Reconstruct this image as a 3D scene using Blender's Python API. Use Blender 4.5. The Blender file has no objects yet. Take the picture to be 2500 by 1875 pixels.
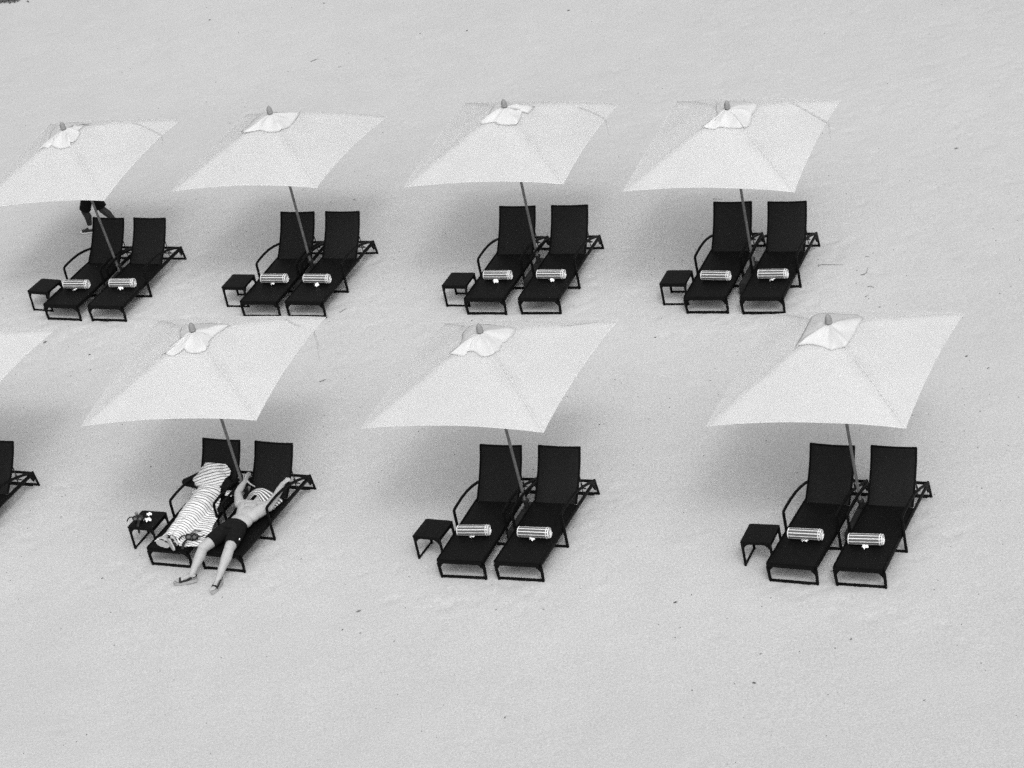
import bpy, bmesh, math, random
from math import sin, cos, pi, radians, sqrt
from mathutils import Vector, Matrix, noise

S = bpy.context.scene
COL = S.collection

# ------------------------------------------------------------------ camera
FPX, PITCH, ROLL, CAMZ = 7014.556, 0.49877, 0.21755, 21.74
W0, H0 = 2500.0, 1875.0
_f = Vector((0, cos(PITCH), -sin(PITCH)))
_r0 = Vector((1, 0, 0)); _d0 = Vector((0, -sin(PITCH), -cos(PITCH)))
CR = cos(ROLL) * _r0 + sin(ROLL) * _d0
CD = -sin(ROLL) * _r0 + cos(ROLL) * _d0
CF = _f
CAM = Vector((0, 0, CAMZ))
cam_d = bpy.data.cameras.new('camera')
cam_d.sensor_fit = 'HORIZONTAL'; cam_d.sensor_width = 36.0
cam_d.lens = FPX / W0 * 36.0
cam_d.clip_start = 0.5; cam_d.clip_end = 4000
cam = bpy.data.objects.new('camera', cam_d); COL.objects.link(cam)
M = Matrix.Identity(4)
for i in range(3):
    M[i][0] = CR[i]; M[i][1] = -CD[i]; M[i][2] = -CF[i]; M[i][3] = CAM[i]
cam.matrix_world = M
S.camera = cam

# ------------------------------------------------------------------ light
SUN_EL, SUN_AZ = radians(49), radians(170)      # the sun stands behind the camera, veiled by cloud
world = bpy.data.worlds.new('World'); S.world = world; world.use_nodes = True
nt = world.node_tree; nt.nodes.clear()
sky = nt.nodes.new('ShaderNodeTexSky'); sky.sky_type = 'NISHITA'; sky.sun_disc = False
sky.sun_elevation = SUN_EL; sky.sun_rotation = SUN_AZ
sky.air_density = 2.0; sky.dust_density = 8.0; sky.ozone_density = 1.0
bw = nt.nodes.new('ShaderNodeRGBToBW')
bg = nt.nodes.new('ShaderNodeBackground'); bg.inputs['Strength'].default_value = 0.14
wo = nt.nodes.new('ShaderNodeOutputWorld')
nt.links.new(sky.outputs[0], bw.inputs[0]); nt.links.new(bw.outputs[0], bg.inputs[0]); nt.links.new(bg.outputs[0], wo.inputs[0])
sd = bpy.data.lights.new('sun', 'SUN'); sd.energy = 0.5; sd.angle = radians(10); sd.color = (1, 1, 1)
so = bpy.data.objects.new('sun', sd); COL.objects.link(so)
_sv = Vector((sin(SUN_AZ) * cos(SUN_EL), cos(SUN_AZ) * cos(SUN_EL), sin(SUN_EL)))
so.rotation_euler = (-_sv).to_track_quat('-Z', 'Y').to_euler()
so.location = _sv * 60
S.view_settings.view_transform = 'Standard'; S.view_settings.look = 'None'
S.view_settings.gamma = 1.0; S.view_settings.exposure = 0.66
S.cycles.use_denoising = False
S.cycles.max_bounces = 10; S.cycles.diffuse_bounces = 8

# ------------------------------------------------------------------ helpers
def ray(u, v):
    return (CR * ((u - W0 / 2) / FPX) + CD * ((v - H0 / 2) / FPX) + CF)
def ground(u, v, z=0.0):
    d = ray(u, v); t = (z - CAMZ) / d.z
    return CAM + d * t
def link(o, parent=None):
    COL.objects.link(o)
    if parent is not None: o.parent = parent
    return o
def tag(o, label=None, cat=None, group=None, kind=None):
    if label: o['label'] = label
    if cat: o['category'] = cat
    if group: o['group'] = group
    if kind: o['kind'] = kind
    return o
def empty(name, loc, rz=0.0, rot=None):
    o = bpy.data.objects.new(name, None); o.empty_display_size = 0.2
    o.location = loc
    o.rotation_euler = rot if rot is not None else (0, 0, rz)
    return link(o)
def copy_tree(o, parent=None):
    c = o.copy(); COL.objects.link(c)
    if parent is not None: c.parent = parent
    for ch in [x for x in bpy.data.objects if x.parent == o]:
        copy_tree(ch, c)
    return c

class MB:
    def __init__(s): s.v = []; s.f = []; s.uv = {}
    def add(s, vs, fs):
        b = len(s.v); s.v += [tuple(p) for p in vs]; s.f += [tuple(b + i for i in f) for f in fs]; return b
    def box(s, c, size, rot=None):
        hx, hy, hz = size[0] / 2, size[1] / 2, size[2] / 2
        p = [Vector((x, y, z)) for x in (-hx, hx) for y in (-hy, hy) for z in (-hz, hz)]
        if rot is not None: p = [rot @ q for q in p]
        c = Vector(c)
        s.add([q + c for q in p], [(0, 1, 3, 2), (4, 6, 7, 5), (0, 4, 5, 1), (2, 3, 7, 6), (0, 2, 6, 4), (1, 5, 7, 3)])
    def sweep(s, pts, w, h, side=(1, 0, 0), n=8, closed=False, cap=True, taper=None, power=4.0):
        """rounded-rectangle section (w along side, h across) swept along pts"""
        pts = [Vector(p) for p in pts]; side = Vector(side).normalized(); m = len(pts); rings = []
        for i, p in enumerate(pts):
            a = pts[(i - 1) % m] if (closed or i > 0) else p
            b = pts[(i + 1) % m] if (closed or i < m - 1) else p
            t = (b - a).normalized()
            sd_ = (side - t * side.dot(t)); 
            if sd_.length < 1e-4: sd_ = t.orthogonal()
            sd_.normalize(); up = t.cross(sd_)
            # mitre
            k = 1.0
            if (closed or 0 < i < m - 1):
                t1 = (p - a).normalized(); t2 = (b - p).normalized()
                k = 1 / max(0.5, cos(t1.angle(t2, 0) / 2))
            tp = 1.0 if taper is None else taper[i]
            ring = []
            for j in range(n):
                ang = 2 * pi * (j + .5) / n
                cx, cy = cos(ang), sin(ang)
                q = (abs(cx) ** power + abs(cy) ** power) ** (-1 / power)
                ring.append(p + sd_ * (cx * q * w / 2 * tp) + up * (cy * q * h / 2 * tp * k))
            rings.append(ring)
        b = len(s.v)
        for r in rings: s.v += [tuple(q) for q in r]
        for i in range(m if closed else m - 1):
            for j in range(n):
                i2 = (i + 1) % m; j2 = (j + 1) % n
                s.f.append((b + i * n + j, b + i * n + j2, b + i2 * n + j2, b + i2 * n + j))
        if cap and not closed:
            s.f.append(tuple(b + j for j in reversed(range(n))))
            s.f.append(tuple(b + (m - 1) * n + j for j in range(n)))
    def tube(s, pts, r, n=8, taper=None): s.sweep(pts, 2 * r, 2 * r, side=(0.31, 0.83, 0.46), n=n, taper=taper, power=2.0)
    def grid(s, P):
        m, n = len(P), len(P[0]); b = len(s.v)
        for row in P: s.v += [tuple(q) for q in row]
        for i in range(m - 1):
            for j in range(n - 1):
                s.f.append((b + i * n + j, b + i * n + j + 1, b + (i + 1) * n + j + 1, b + (i + 1) * n + j))
    def sphere(s, c, r, nu=12, nv=8, rot=None):
        c = Vector(c); r = Vector(r) if hasattr(r, '__len__') else Vector((r, r, r)); b = len(s.v)
        def q(x): 
            x = Vector((x[0] * r.x, x[1] * r.y, x[2] * r.z))
            if rot is not None: x = rot @ x
            return tuple(c + x)
        s.v.append(q((0, 0, 1)))
        for i in range(1, nv):
            th = pi * i / nv
            for j in range(nu): s.v.append(q((sin(th) * cos(2 * pi * j / nu), sin(th) * sin(2 * pi * j / nu), cos(th))))
        s.v.append(q((0, 0, -1)))
        for j in range(nu): s.f.append((b, b + 1 + j, b + 1 + (j + 1) % nu))
        for i in range(nv - 2):
            for j in range(nu):
                a0 = b + 1 + i * nu
                s.f.append((a0 + j, a0 + nu + j, a0 + nu + (j + 1) % nu, a0 + (j + 1) % nu))
        e = b + 1 + (nv - 1) * nu; a0 = b + 1 + (nv - 2) * nu
        for j in range(nu): s.f.append((e, a0 + (j + 1) % nu, a0 + j))
    def rcone(s, p0, r0, p1, r1, n=14):
        """tapered limb with round ends"""
        p0 = Vector(p0); p1 = Vector(p1); ax = (p1 - p0); L = ax.length; ax.normalize()
        q = ax.to_track_quat('Z', 'Y'); prof = []
        for i in range(5): a = pi / 2 * i / 4; prof.append((-r0 * cos(a), r0 * sin(a)))
        for i in range(5): a = pi / 2 * i / 4; prof.append((L + r1 * sin(a), r1 * cos(a)))
        s.lathe(prof, n, p0, q)
    def lathe(s, prof, n=16, origin=(0, 0, 0), q=None, sx=1.0, sy=1.0):
        o = Vector(origin); b = len(s.v); m = len(prof)
        for z, r in prof:
            r = max(r, 1e-4)
            for j in range(n):
                v = Vector((r * cos(2 * pi * j / n) * sx, r * sin(2 * pi * j / n) * sy, z))
                if q is not None: v = q @ v
                s.v.append(tuple(o + v))
        for i in range(m - 1):
            for j in range(n):
                s.f.append((b + i * n + j, b + i * n + (j + 1) % n, b + (i + 1) * n + (j + 1) % n, b + (i + 1) * n + j))
        s.f.append(tuple(b + j for j in reversed(range(n)))); s.f.append(tuple(b + (m - 1) * n + j for j in range(n)))
    def build(s, name, mat, parent=None, smooth=True, uv=None, autos=35):
        me = bpy.data.meshes.new(name); me.from_pydata(s.v, [], s.f); me.update()
        bm = bmesh.new(); bm.from_mesh(me); bmesh.ops.recalc_face_normals(bm, faces=bm.faces)
        if autos and smooth:
            lim = radians(autos)
            for e in bm.edges:
                e.smooth = not (len(e.link_faces) == 2 and e.calc_face_angle(0) > lim)
        bm.to_mesh(me); bm.free()
        if smooth: me.polygons.foreach_set('use_smooth', [True] * len(me.polygons))
        if uv is not None:
            L = me.uv_layers.new(name='UVMap')
            for lp in me.loops: L.data[lp.index].uv = uv[lp.vertex_index]
        me.materials.append(mat)
        o = bpy.data.objects.new(name, me); link(o, parent)
        return o

# ------------------------------------------------------------------ materials
def newmat(name):
    m = bpy.data.materials.new(name); m.use_nodes = True
    n = m.node_tree; b = n.nodes['Principled BSDF']
    return m, n, b
def N(n, t, **kw):
    x = n.nodes.new(t)
    for k, v in kw.items():
        if k in x.inputs.keys(): x.inputs[k].default_value = v
        else: setattr(x, k, v)
    return x
def grey(v): return (v, v, v, 1)
def ramp(n, src, stops):
    r = n.nodes.new('ShaderNodeValToRGB'); e = r.color_ramp.elements
    e[0].position, e[0].color = stops[0][0], grey(stops[0][1]); e[1].position, e[1].color = stops[1][0], grey(stops[1][1])
    for p, c in stops[2:]:
        k = e.new(p); k.color = grey(c)
    n.links.new(src, r.inputs[0]); return r.outputs[0]
def mix(n, a, b, fac, mode='MULTIPLY'):
    x = n.nodes.new('ShaderNodeMix'); x.data_type = 'RGBA'; x.blend_type = mode
    for sock, val in ((x.inputs[0], fac), (x.inputs[6], a), (x.inputs[7], b)):
        if hasattr(val, 'is_linked'): n.links.new(val, sock)
        else: sock.default_value = val
    return x.outputs[2]
def bump(n, b, h, strength, dist):
    x = N(n, 'ShaderNodeBump', Strength=strength, Distance=dist); n.links.new(h, x.inputs['Height'])
    n.links.new(x.outputs[0], b.inputs['Normal']); return x
def simple(name, v, rough=.8, var=.12, scale=30., bumps=0.0, spec=.3):
    m, n, b = newmat(name)
    tc = N(n, 'ShaderNodeTexCoord')
    no = N(n, 'ShaderNodeTexNoise', Scale=scale, Detail=4.0); n.links.new(tc.outputs['Object'], no.inputs['Vector'])
    c = ramp(n, no.outputs[0], [(.3, v * (1 - var)), (.7, v * (1 + var))])
    n.links.new(c, b.inputs['Base Color']); b.inputs['Roughness'].default_value = rough
    b.inputs['Specular IOR Level'].default_value = spec
    if bumps: bump(n, b, no.outputs[0], bumps, .01)
    return m

def sand_material():
    m, n, b = newmat('pale_sand')
    tc = N(n, 'ShaderNodeTexCoord'); P = tc.outputs['Object']
    def noise_(scale, detail=3.0, rough=.5):
        x = N(n, 'ShaderNodeTexNoise', Scale=scale, Detail=detail, Roughness=rough); n.links.new(P, x.inputs['Vector']); return x.outputs[0]
    big = ramp(n, noise_(.12, 3), [(.3, .955), (.7, 1.03)])
    med = ramp(n, noise_(1.3, 4, .6), [(.3, .975), (.7, 1.025)])
    grain = ramp(n, noise_(34, 2, .7), [(.28, .85), (.72, 1.15)])
    grain2 = ramp(n, noise_(95, 2, .7), [(.28, .87), (.72, 1.13)])
    c = mix(n, grey(.36), big, 1.0); c = mix(n, c, med, 1.0); c = mix(n, c, grain, 1.0); c = mix(n, c, grain2, 1.0)
    # dark shell and weed specks
    for sc, th, val, keep in ((6.0, .045, .3, .72), (17.0, .075, .5, .6)):
        v = N(n, 'ShaderNodeTexVoronoi', Scale=sc, Randomness=1.0); n.links.new(P, v.inputs['Vector'])
        spot = ramp(n, v.outputs['Distance'], [(th * .6, 1.0), (th, 0.0)])
        pick = ramp(n, v.outputs['Color'], [(keep, 0.0), (keep + .03, 1.0)])
        dens = ramp(n, noise_(.35, 3), [(.42, .25), (.62, 1.0)])
        f = mix(n, spot, pick, 1.0); f = mix(n, f, dens, 1.0)
        c = mix(n, c, grey(val * .2), f, 'MIX')
    n.links.new(c, b.inputs['Base Color']); b.inputs['Roughness'].default_value = .95
    b.inputs['Specular IOR Level'].default_value = .15
    ad = N(n, 'ShaderNodeMath', operation='ADD'); n.links.new(noise_(9, 5, .6), ad.inputs[0])
    sc = N(n, 'ShaderNodeMath', operation='MULTIPLY'); n.links.new(noise_(45, 3, .6), sc.inputs[0]); sc.inputs[1].default_value = .35
    n.links.new(sc.outputs[0], ad.inputs[1])
    bump(n, b, ad.outputs[0], .26, .03)
    return m

def canopy_material(name='white_canvas', alb=.90, thin=.755):
    m, n, b = newmat(name)
    tc = N(n, 'ShaderNodeTexCoord')
    g = N(n, 'ShaderNodeTexNoise', Scale=70.0, Detail=2.0); n.links.new(tc.outputs['Object'], g.inputs['Vector'])
    g2 = N(n, 'ShaderNodeTexNoise', Scale=1.6, Detail=4.0); n.links.new(tc.outputs['Object'], g2.inputs['Vector'])
    c = mix(n, grey(alb), ramp(n, g.outputs[0], [(.3, .96), (.7, 1.04)]), 1.0)
    c = mix(n, c, ramp(n, g2.outputs[0], [(.3, .965), (.65, 1.02)]), 1.0)
    n.links.new(c, b.inputs['Base Color']); b.inputs['Roughness'].default_value = .9
    b.inputs['Specular IOR Level'].default_value = .1
    bump(n, b, g2.outputs[0], .25, .02)
    tr = N(n, 'ShaderNodeBsdfTranslucent'); n.links.new(c, tr.inputs[0])
    ms = N(n, 'ShaderNodeMixShader', Fac=thin)
    n.links.new(b.outputs[0], ms.inputs[1]); n.links.new(tr.outputs[0], ms.inputs[2])
    n.links.new(ms.outputs[0], n.nodes['Material Output'].inputs[0])
    return m

def wicker_material(name, scale, spec=.085):
    m, n, b = newmat(name)
    tc = N(n, 'ShaderNodeTexCoord')
    br = N(n, 'ShaderNodeTexBrick', Scale=scale); br.inputs['Color1'].default_value = grey(1); br.inputs['Color2'].default_value = grey(.75)
    br.inputs['Mortar'].default_value = grey(0); br.inputs['Mortar Size'].default_value = .06; br.inputs['Mortar Smooth'].default_value = .8
    br.inputs['Brick Width'].default_value = .55; br.inputs['Row Height'].default_value = .32
    sw = N(n, 'ShaderNodeSeparateXYZ'); cb = N(n, 'ShaderNodeCombineXYZ'); n.links.new(tc.outputs['Object'], sw.inputs[0])
    su = N(n, 'ShaderNodeMath', operation='ADD'); n.links.new(sw.outputs[1], su.inputs[0]); n.links.new(sw.outputs[2], su.inputs[1])
    n.links.new(sw.outputs[0], cb.inputs[0]); n.links.new(su.outputs[0], cb.inputs[1]); n.links.new(cb.outputs[0], br.inputs['Vector'])
    c = ramp(n, br.outputs[0], [(0, .0008), (1, .0036)])
    n.links.new(c, b.inputs['Base Color']); b.inputs['Roughness'].default_value = .5
    b.inputs['Specular IOR Level'].default_value = spec
    bump(n, b, br.outputs[0], .9, .006)
    return m

def stripe_material(name, base, dark, period, width, edge=.02, ax=1, wob=.0):
    """cloth woven in stripes across one UV axis"""
    m, n, b = newmat(name)
    uv = N(n, 'ShaderNodeUVMap'); sp = N(n, 'ShaderNodeSeparateXYZ'); n.links.new(uv.outputs[0], sp.inputs[0])
    d = N(n, 'ShaderNodeMath', operation='DIVIDE'); n.links.new(sp.outputs[ax], d.inputs[0]); d.inputs[1].default_value = period
    no = N(n, 'ShaderNodeTexNoise', Scale=9.0, Detail=2.0); n.links.new(uv.outputs[0], no.inputs['Vector'])
    wv = N(n, 'ShaderNodeMath', operation='MULTIPLY_ADD'); n.links.new(no.outputs[0], wv.inputs[0]); wv.inputs[1].default_value = wob; n.links.new(d.outputs[0], wv.inputs[2])
    fr = N(n, 'ShaderNodeMath', operation='FRACT'); n.links.new(wv.outputs[0], fr.inputs[0])
    c = ramp(n, fr.outputs[0], [(0.0, base), (.5 - width / 2 - edge, base), (.5 - width / 2 + edge, dark), (.5 + width / 2 - edge, dark), (.5 + width / 2 + edge, base)])
    tc = N(n, 'ShaderNodeTexCoord'); g = N(n, 'ShaderNodeTexNoise', Scale=150.0, Detail=2.0); n.links.new(tc.outputs['Object'], g.inputs['Vector'])
    c = mix(n, c, ramp(n, g.outputs[0], [(.3, .86), (.7, 1.1)]), 1.0)
    n.links.new(c, b.inputs['Base Color']); b.inputs['Roughness'].default_value = .95; b.inputs['Specular IOR Level'].default_value = .1
    bump(n, b, g.outputs[0], .5, .004)
    return m

MAT = dict(
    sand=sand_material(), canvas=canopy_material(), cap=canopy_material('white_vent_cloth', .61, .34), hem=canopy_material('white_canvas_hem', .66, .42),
    seat=wicker_material('black_wicker', 16.0), back=wicker_material('black_wicker_backrest', 16.0, .20), frame=wicker_material('black_wicker_wrap', 30.0),
    metal=simple('dark_metal', .012, .5), pole=simple('grey_wood', .095, .7, .25, 9),
    finial=simple('grey_wood_finial', .17, .6, .12, 20), cord=simple('grey_cord', .30, .9),
    roll=stripe_material('striped_towelling', .54, .080, .0500, .74, .02, 0, .12),
    big=stripe_material('thin_striped_towelling', .54, .045, .0500, .24, .05, 1, .5),
    band=stripe_material('wide_striped_towelling', .54, .10, .052, .60, .03, 1, .06),
    petal=simple('white_petal', .68, .6, .05), petal_core=simple('petal_core', .42, .6, .1),
    skin=simple('pale_skin', .275, .6, .06, 14, spec=.25), darkskin=simple('dark_skin', .018, .55, .15, 14),
    black=simple('black_cloth', .0045, .9, .3, 20, spec=.1), hair=simple('dark_hair', .012, .7, .4, 60),
    sole=simple('grey_rubber_sole', .25, .9, .12, 60), solegrey=simple('pale_grey_sole', .27, .9, .14, 50),
    white=simple('white_cotton', .54, .9, .06, 40), strap=simple('black_strap', .008, .7),
    rubber=simple('black_rubber', .006, .45), lens=simple('glass_lens', .09, .12, .05, spec=.5),
    snork=simple('grey_plastic_tube', .12, .4, .3, 18), shoe=simple('dark_canvas', .02, .9),
    leaf=simple('dry_leaf', .12, .8, .3, 40), leaf2=simple('dark_leaf', .035, .8, .3, 40), twig=simple('dry_twig', .09, .9, .3, 60),
    weed=simple('dry_seaweed', .07, .9, .4, 30), base=simple('black_iron_base', .006, .6), sock=simple('white_sock', .45, .9, .05, 60),
    mole=simple('nipple_skin', .12, .7), band2=simple('black_hem', .003, .9),
)

# ------------------------------------------------------------------ sand
LOUNGERS = {'R_l': (3.1651, 32.6595, -.5332), 'R_r': (4.0096, 32.2242, -.5013), 'M_l': (-1.2559, 34.6028, -.4656), 'M_r': (-.4669, 34.2188, -.4859),
 '4_l': (3.3248, 40.821, -.4497), '4_r': (4.1717, 40.3894, -.445), '3_l': (-.149, 42.464, -.4577), '3_r': (.7254, 42.0459, -.4481),
 '2_l': (-3.9211, 44.192, -.4649), '2_r': (-3.146, 43.806, -.4709), '1_l': (-7.443, 45.7711, -.521), '1_r': (-6.6316, 45.3409, -.4927),
 'L_l': (-5.4985, 36.6768, -.5218), 'L_r': (-4.7099, 36.2326, -.5296), 'Z_r': (-9.0951, 38.2463, -.5232)}
def build_sand():
    def axis(lo, hi, step, far):
        a = [lo + step * i for i in range(int((hi - lo) / step) + 1)]
        d = step; x = a[-1]; up = []
        while x < hi + far: d *= 1.35; x += d; up.append(x)
        d = step; x = a[0]; dn = []
        while x > lo - far: d *= 1.35; x -= d; dn.append(x)
        return list(reversed(dn)) + a + up
    X = axis(-12, 12, .065, 1800); Y = axis(26.5, 65, .065, 1800)
    mb = MB(); rnd = random.Random(4)
    prints = {}
    for _ in range(2600):      # shallow footprints, mostly round the back row
        y = rnd.gauss(46, 5) if rnd.random() < .72 else rnd.uniform(27, 62)
        x = rnd.uniform(-12, 11); a = rnd.uniform(0, pi); s_ = rnd.uniform(.25, .7) if 40.5 < y < 50 else rnd.uniform(.2, .5)
        key = (int(x // 1), int(y // 1)); prints.setdefault(key, []).append((x, y, cos(a), sin(a), s_))
    for (lx, ly, a0) in LOUNGERS.values():      # trampled sand round every lounger pair
        for _ in range(46):
            u, v = rnd.gauss(0, .62), rnd.uniform(-.75, 2.5)
            x, y = lx + cos(a0) * u - sin(a0) * v, ly + sin(a0) * u + cos(a0) * v; a = rnd.uniform(0, pi)
            prints.setdefault((int(x // 1), int(y // 1)), []).append((x, y, cos(a), sin(a), rnd.uniform(.4, 1.2)))
    rows = []
    for y in Y:
        row = []
        for x in X:
            z = 0.0
            if -14 < x < 14 and 24 < y < 67:
                z = .006 * noise.noise((x * .6, y * .6, 0)) + .003 * noise.noise((x * 2.3, y * 2.3, 5)) + .0025 * noise.noise((x * 6, y * 6, 9)) - .004
                kx, ky = int(x // 1), int(y // 1)
                for i in (-1, 0, 1):
                    for j in (-1, 0, 1):
                        for (px, py, ca, sa, s_) in prints.get((kx + i, ky + j), ()):
                            dx, dy = x - px, y - py; u = (dx * ca + dy * sa) / .19; v = (-dx * sa + dy * ca) / .11
                            q = u * u + v * v
                            if q < 4: z += s_ * (-.011 * math.exp(-q * 1.2) + .005 * math.exp(-(q - 1.5) ** 2 * 2))
            row.append((x, y, z))
        rows.append(row)
    mb.grid(rows)
    me = bpy.data.meshes.new('sand'); me.from_pydata(mb.v, [], mb.f); me.update()
    me.polygons.foreach_set('use_smooth', [True] * len(me.polygons)); me.materials.append(MAT['sand'])
    o = bpy.data.objects.new('sand', me); link(o); o['kind'] = 'structure'
    return o
build_sand()

# ------------------------------------------------------------------ sun lounger
ARM = [(.862, 0.0), (.864, .30), (.866, .505), (.872, .545), (.90, .560), (1.0, .566), (1.18, .568), (1.38, .552), (1.57, .516), (1.75, .464), (1.93, .395), (2.10, .318)]
HINGE = Vector((0, 1.505, .315)); BTOP = Vector((0, 2.005, .962))
BD = (BTOP - HINGE).normalized(); BN = Vector((0, -BD.z, BD.y))
BL = (BTOP - HINGE).length
def panel(mb, x0, x1, prof, th, nx=9, sag=0.0, nrm=None):
    """closed slab following profile prof [(y,z)] with thickness th"""
    top = []; bot = []
    for i, (y, z) in enumerate(prof):
        a = prof[max(0, i - 1)]; b = prof[min(len(prof) - 1, i + 1)]
        t = Vector((0, b[0] - a[0], b[1] - a[1])).normalized(); nn = Vector((0, -t.z, t.y))
        rt = []; rb = []
        for k in range(nx):
            f = k / (nx - 1); x = x0 + (x1 - x0) * f
            s_ = sag * (1 - (2 * f - 1) ** 2); e = .010 * (abs(2 * f - 1) ** 14)
            p = Vector((x, y, z)) - nn * (s_ + e)
            rt.append(p); rb.append(p - nn * (th - e))
        top.append(rt); bot.append(rb)
    n, m = len(prof), nx; b = len(mb.v)
    for r in top + bot: mb.v += [tuple(q) for q in r]
    o = n * m
    for i in range(n - 1):
        for j in range(m - 1):
            mb.f.append((b + i * m + j, b + i * m + j + 1, b + (i + 1) * m + j + 1, b + (i + 1) * m + j))
            mb.f.append((b + o + i * m + j, b + o + (i + 1) * m + j, b + o + (i + 1) * m + j + 1, b + o + i * m + j + 1))
    for i in range(n - 1):
        for j in (0, m - 1):
            q = (b + i * m + j, b + (i + 1) * m + j, b + o + (i + 1) * m + j, b + o + i * m + j); mb.f.append(q)
    for j in range(m - 1):
        for i in (0, n - 1):
            mb.f.append((b + i * m + j, b + i * m + j + 1, b + o + i * m + j + 1, b + o + i * m + j))

def make_lounger():
    t = empty('sun_lounger', (0, 0, 0))
    # woven seat
    mb = MB(); prof = [(-.012, .275), (-.010, .298), (.004, .311), (.03, .315)] + [(.03 + .1635 * i, .315 - .004 * sin(pi * i / 9)) for i in range(1, 10)]
    panel(mb, -.335, .335, prof, .035, sag=.006); mb.build('seat', MAT['seat'], t)
    # backrest: gently curved woven slab
    mb = MB(); prof = []
    for i in range(13):
        f = i / 12; p = HINGE + BD * (BL * f) - BN * (.035 * sin(pi * f) - .012 * max(0, f - .8) / .2)
        prof.append((p.y, p.z))
    panel(mb, -.326, .326, prof, .032, sag=.012)
    br = mb.build('backrest', MAT['back'], t)
    # raised rim of the backrest
    mb = MB()
    for sx in (-1, 1): mb.sweep([(sx * .322, y + .012, z - .009) for y, z in prof], .026, .045)
    tp = prof[-1]; mb.sweep([(-.33, tp[0] + .012, tp[1] - .008), (-.2, tp[0] + .012, tp[1] - .016), (0, tp[0] + .012, tp[1] - .020), (.2, tp[0] + .012, tp[1] - .016), (.33, tp[0] + .012, tp[1] - .008)], .03, .03, side=(0, 1, 0))
    mb.build('backrest_rim', MAT['frame'], br)
    # side rails, front rail, rear crossbar
    for sx in (-1, 1):
        mb = MB(); x = sx * .352
        mb.sweep([(x, -.004, .278), (x, .5, .278), (x, 1.3, .280), (x, 1.9, .272), (x, 2.19, .262)], .032, .068)
        mb.build('side_rail', MAT['frame'], t)
    mb = MB(); mb.sweep([(-.34, -.022, .272), (.34, -.022, .272)], .028, .05, side=(0, 1, 0)); mb.build('front_rail', MAT['frame'], t)
    mb = MB(); mb.sweep([(-.335, 2.195, .262), (.335, 2.195, .262)], .034, .045, side=(0, 1, 0)); mb.build('rear_rail', MAT['frame'], t)
    # front leg frame with gusseted corners and a ground bar
    for sx in (-1, 1):
        mb = MB(); x = sx * .350
        mb.sweep([(x, -.004, .244), (x - sx * .002, -.002, .12), (x - sx * .010, .0, .0), (x - sx * .010, .0, -.02)], .040, .040, taper=[1.12, 1.05, 1.0, 1.0])
        mb.add([(x - sx * .018, -.016, .246), (x - sx * .018, -.016, .165), (x - sx * .085, -.016, .246), (x - sx * .018, .014, .246), (x - sx * .018, .014, .165), (x - sx * .085, .014, .246)],
               [(0, 1, 2), (3, 5, 4), (0, 3, 4, 1), (1, 4, 5, 2), (0, 2, 5, 3)])
        mb.build('leg', MAT['frame'], t)
    mb = MB(); mb.sweep([(-.322, 0, .016), (.322, 0, .016)], .040, .040, side=(0, 1, 0)); mb.build('ground_bar', MAT['frame'], t)
    # arms: middle leg rising into the curved armrest
    for sx in (-1, 1):
        mb = MB(); mb.sweep([(sx * .385, y, z) if i else (sx * .385, y, -.02) for i, (y, z) in enumerate(ARM)], .040, .042)
        mb.build('armrest', MAT['frame'], t)
    mb = MB(); mb.sweep([(-.366, .862, .015), (.366, .862, .015)], .038, .038, side=(0, 1, 0)); mb.build('ground_bar', MAT['frame'], t)
    # rear legs, splayed, with gusset plates and ground bar
    for sx in (-1, 1):
        mb = MB(); x = sx * .350
        mb.sweep([(x, 2.20, .285), (x, 2.225, .14), (x, 2.255, -.02)], .036, .036)
        mb.add([(x - .012, 2.19, .235), (x - .012, 2.10, .235), (x - .012, 2.155, .13), (x - .012, 2.205, .16), (x + .012, 2.19, .235), (x + .012, 2.10, .235), (x + .012, 2.155, .13), (x + .012, 2.205, .16)],
               [(0, 1, 2, 3), (4, 7, 6, 5), (0, 4, 5, 1), (1, 5, 6, 2), (2, 6, 7, 3), (3, 7, 4, 0)])
        mb.build('leg', MAT['frame'], t)
    mb = MB(); mb.sweep([(-.334, 2.248, .014), (.334, 2.248, .014)], .034, .034, side=(0, 1, 0))
    mb.sweep([(-.338, 2.12, .075), (.338, 2.12, .075)], .026, .026, side=(0, 1, 0)); mb.build('ground_bar', MAT['frame'], t)
    # prop that holds the backrest up
    mb = MB()
    for sx in (-1, 1):
        mb.tube([(sx * .300, 1.845, .620), (sx * .300, 1.86, .45), (sx * .302, 1.90, .33), (sx * .304, 1.96, .285)], .009)
        mb.tube([(sx * .302, 1.84, .44), (sx * .30, 1.86, .30), (sx * .30, 1.87, .25)], .008)
    mb.tube([(-.305, 1.96, .285), (.305, 1.96, .285)], .010); mb.tube([(-.30, 1.85, .615), (.30, 1.85, .615)], .010)
    mb.build('backrest_prop', MAT['metal'], t)
    return t

SETS = {'1': 'far left parasol of back row', '2': 'second parasol of back row', '3': 'third parasol of back row',
        '4': 'far right parasol of back row', 'M': 'middle parasol of front row', 'R': 'right parasol of front row'}
proto = make_lounger()
for i, (k, (x, y, rz)) in enumerate(LOUNGERS.items()):
    o = proto if i == 0 else copy_tree(proto)
    o.location = (x, y, 0); o.rotation_euler = (0, 0, rz)
    if k == 'L_l': lab = 'black wicker sun lounger under the person covered by a long striped towel'
    elif k == 'L_r': lab = 'black wicker sun lounger on which the shirtless man in black shorts lies'
    elif k == 'Z_r': lab = 'black wicker sun lounger cut off by the left edge of the front row'
    else: lab = 'black wicker lounger with rolled towel, %s one under the %s' % ('left' if k[2] == 'l' else 'right', SETS[k[0]])
    tag(o, lab, 'sun lounger', 'sun loungers in pairs under the parasols')

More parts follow.
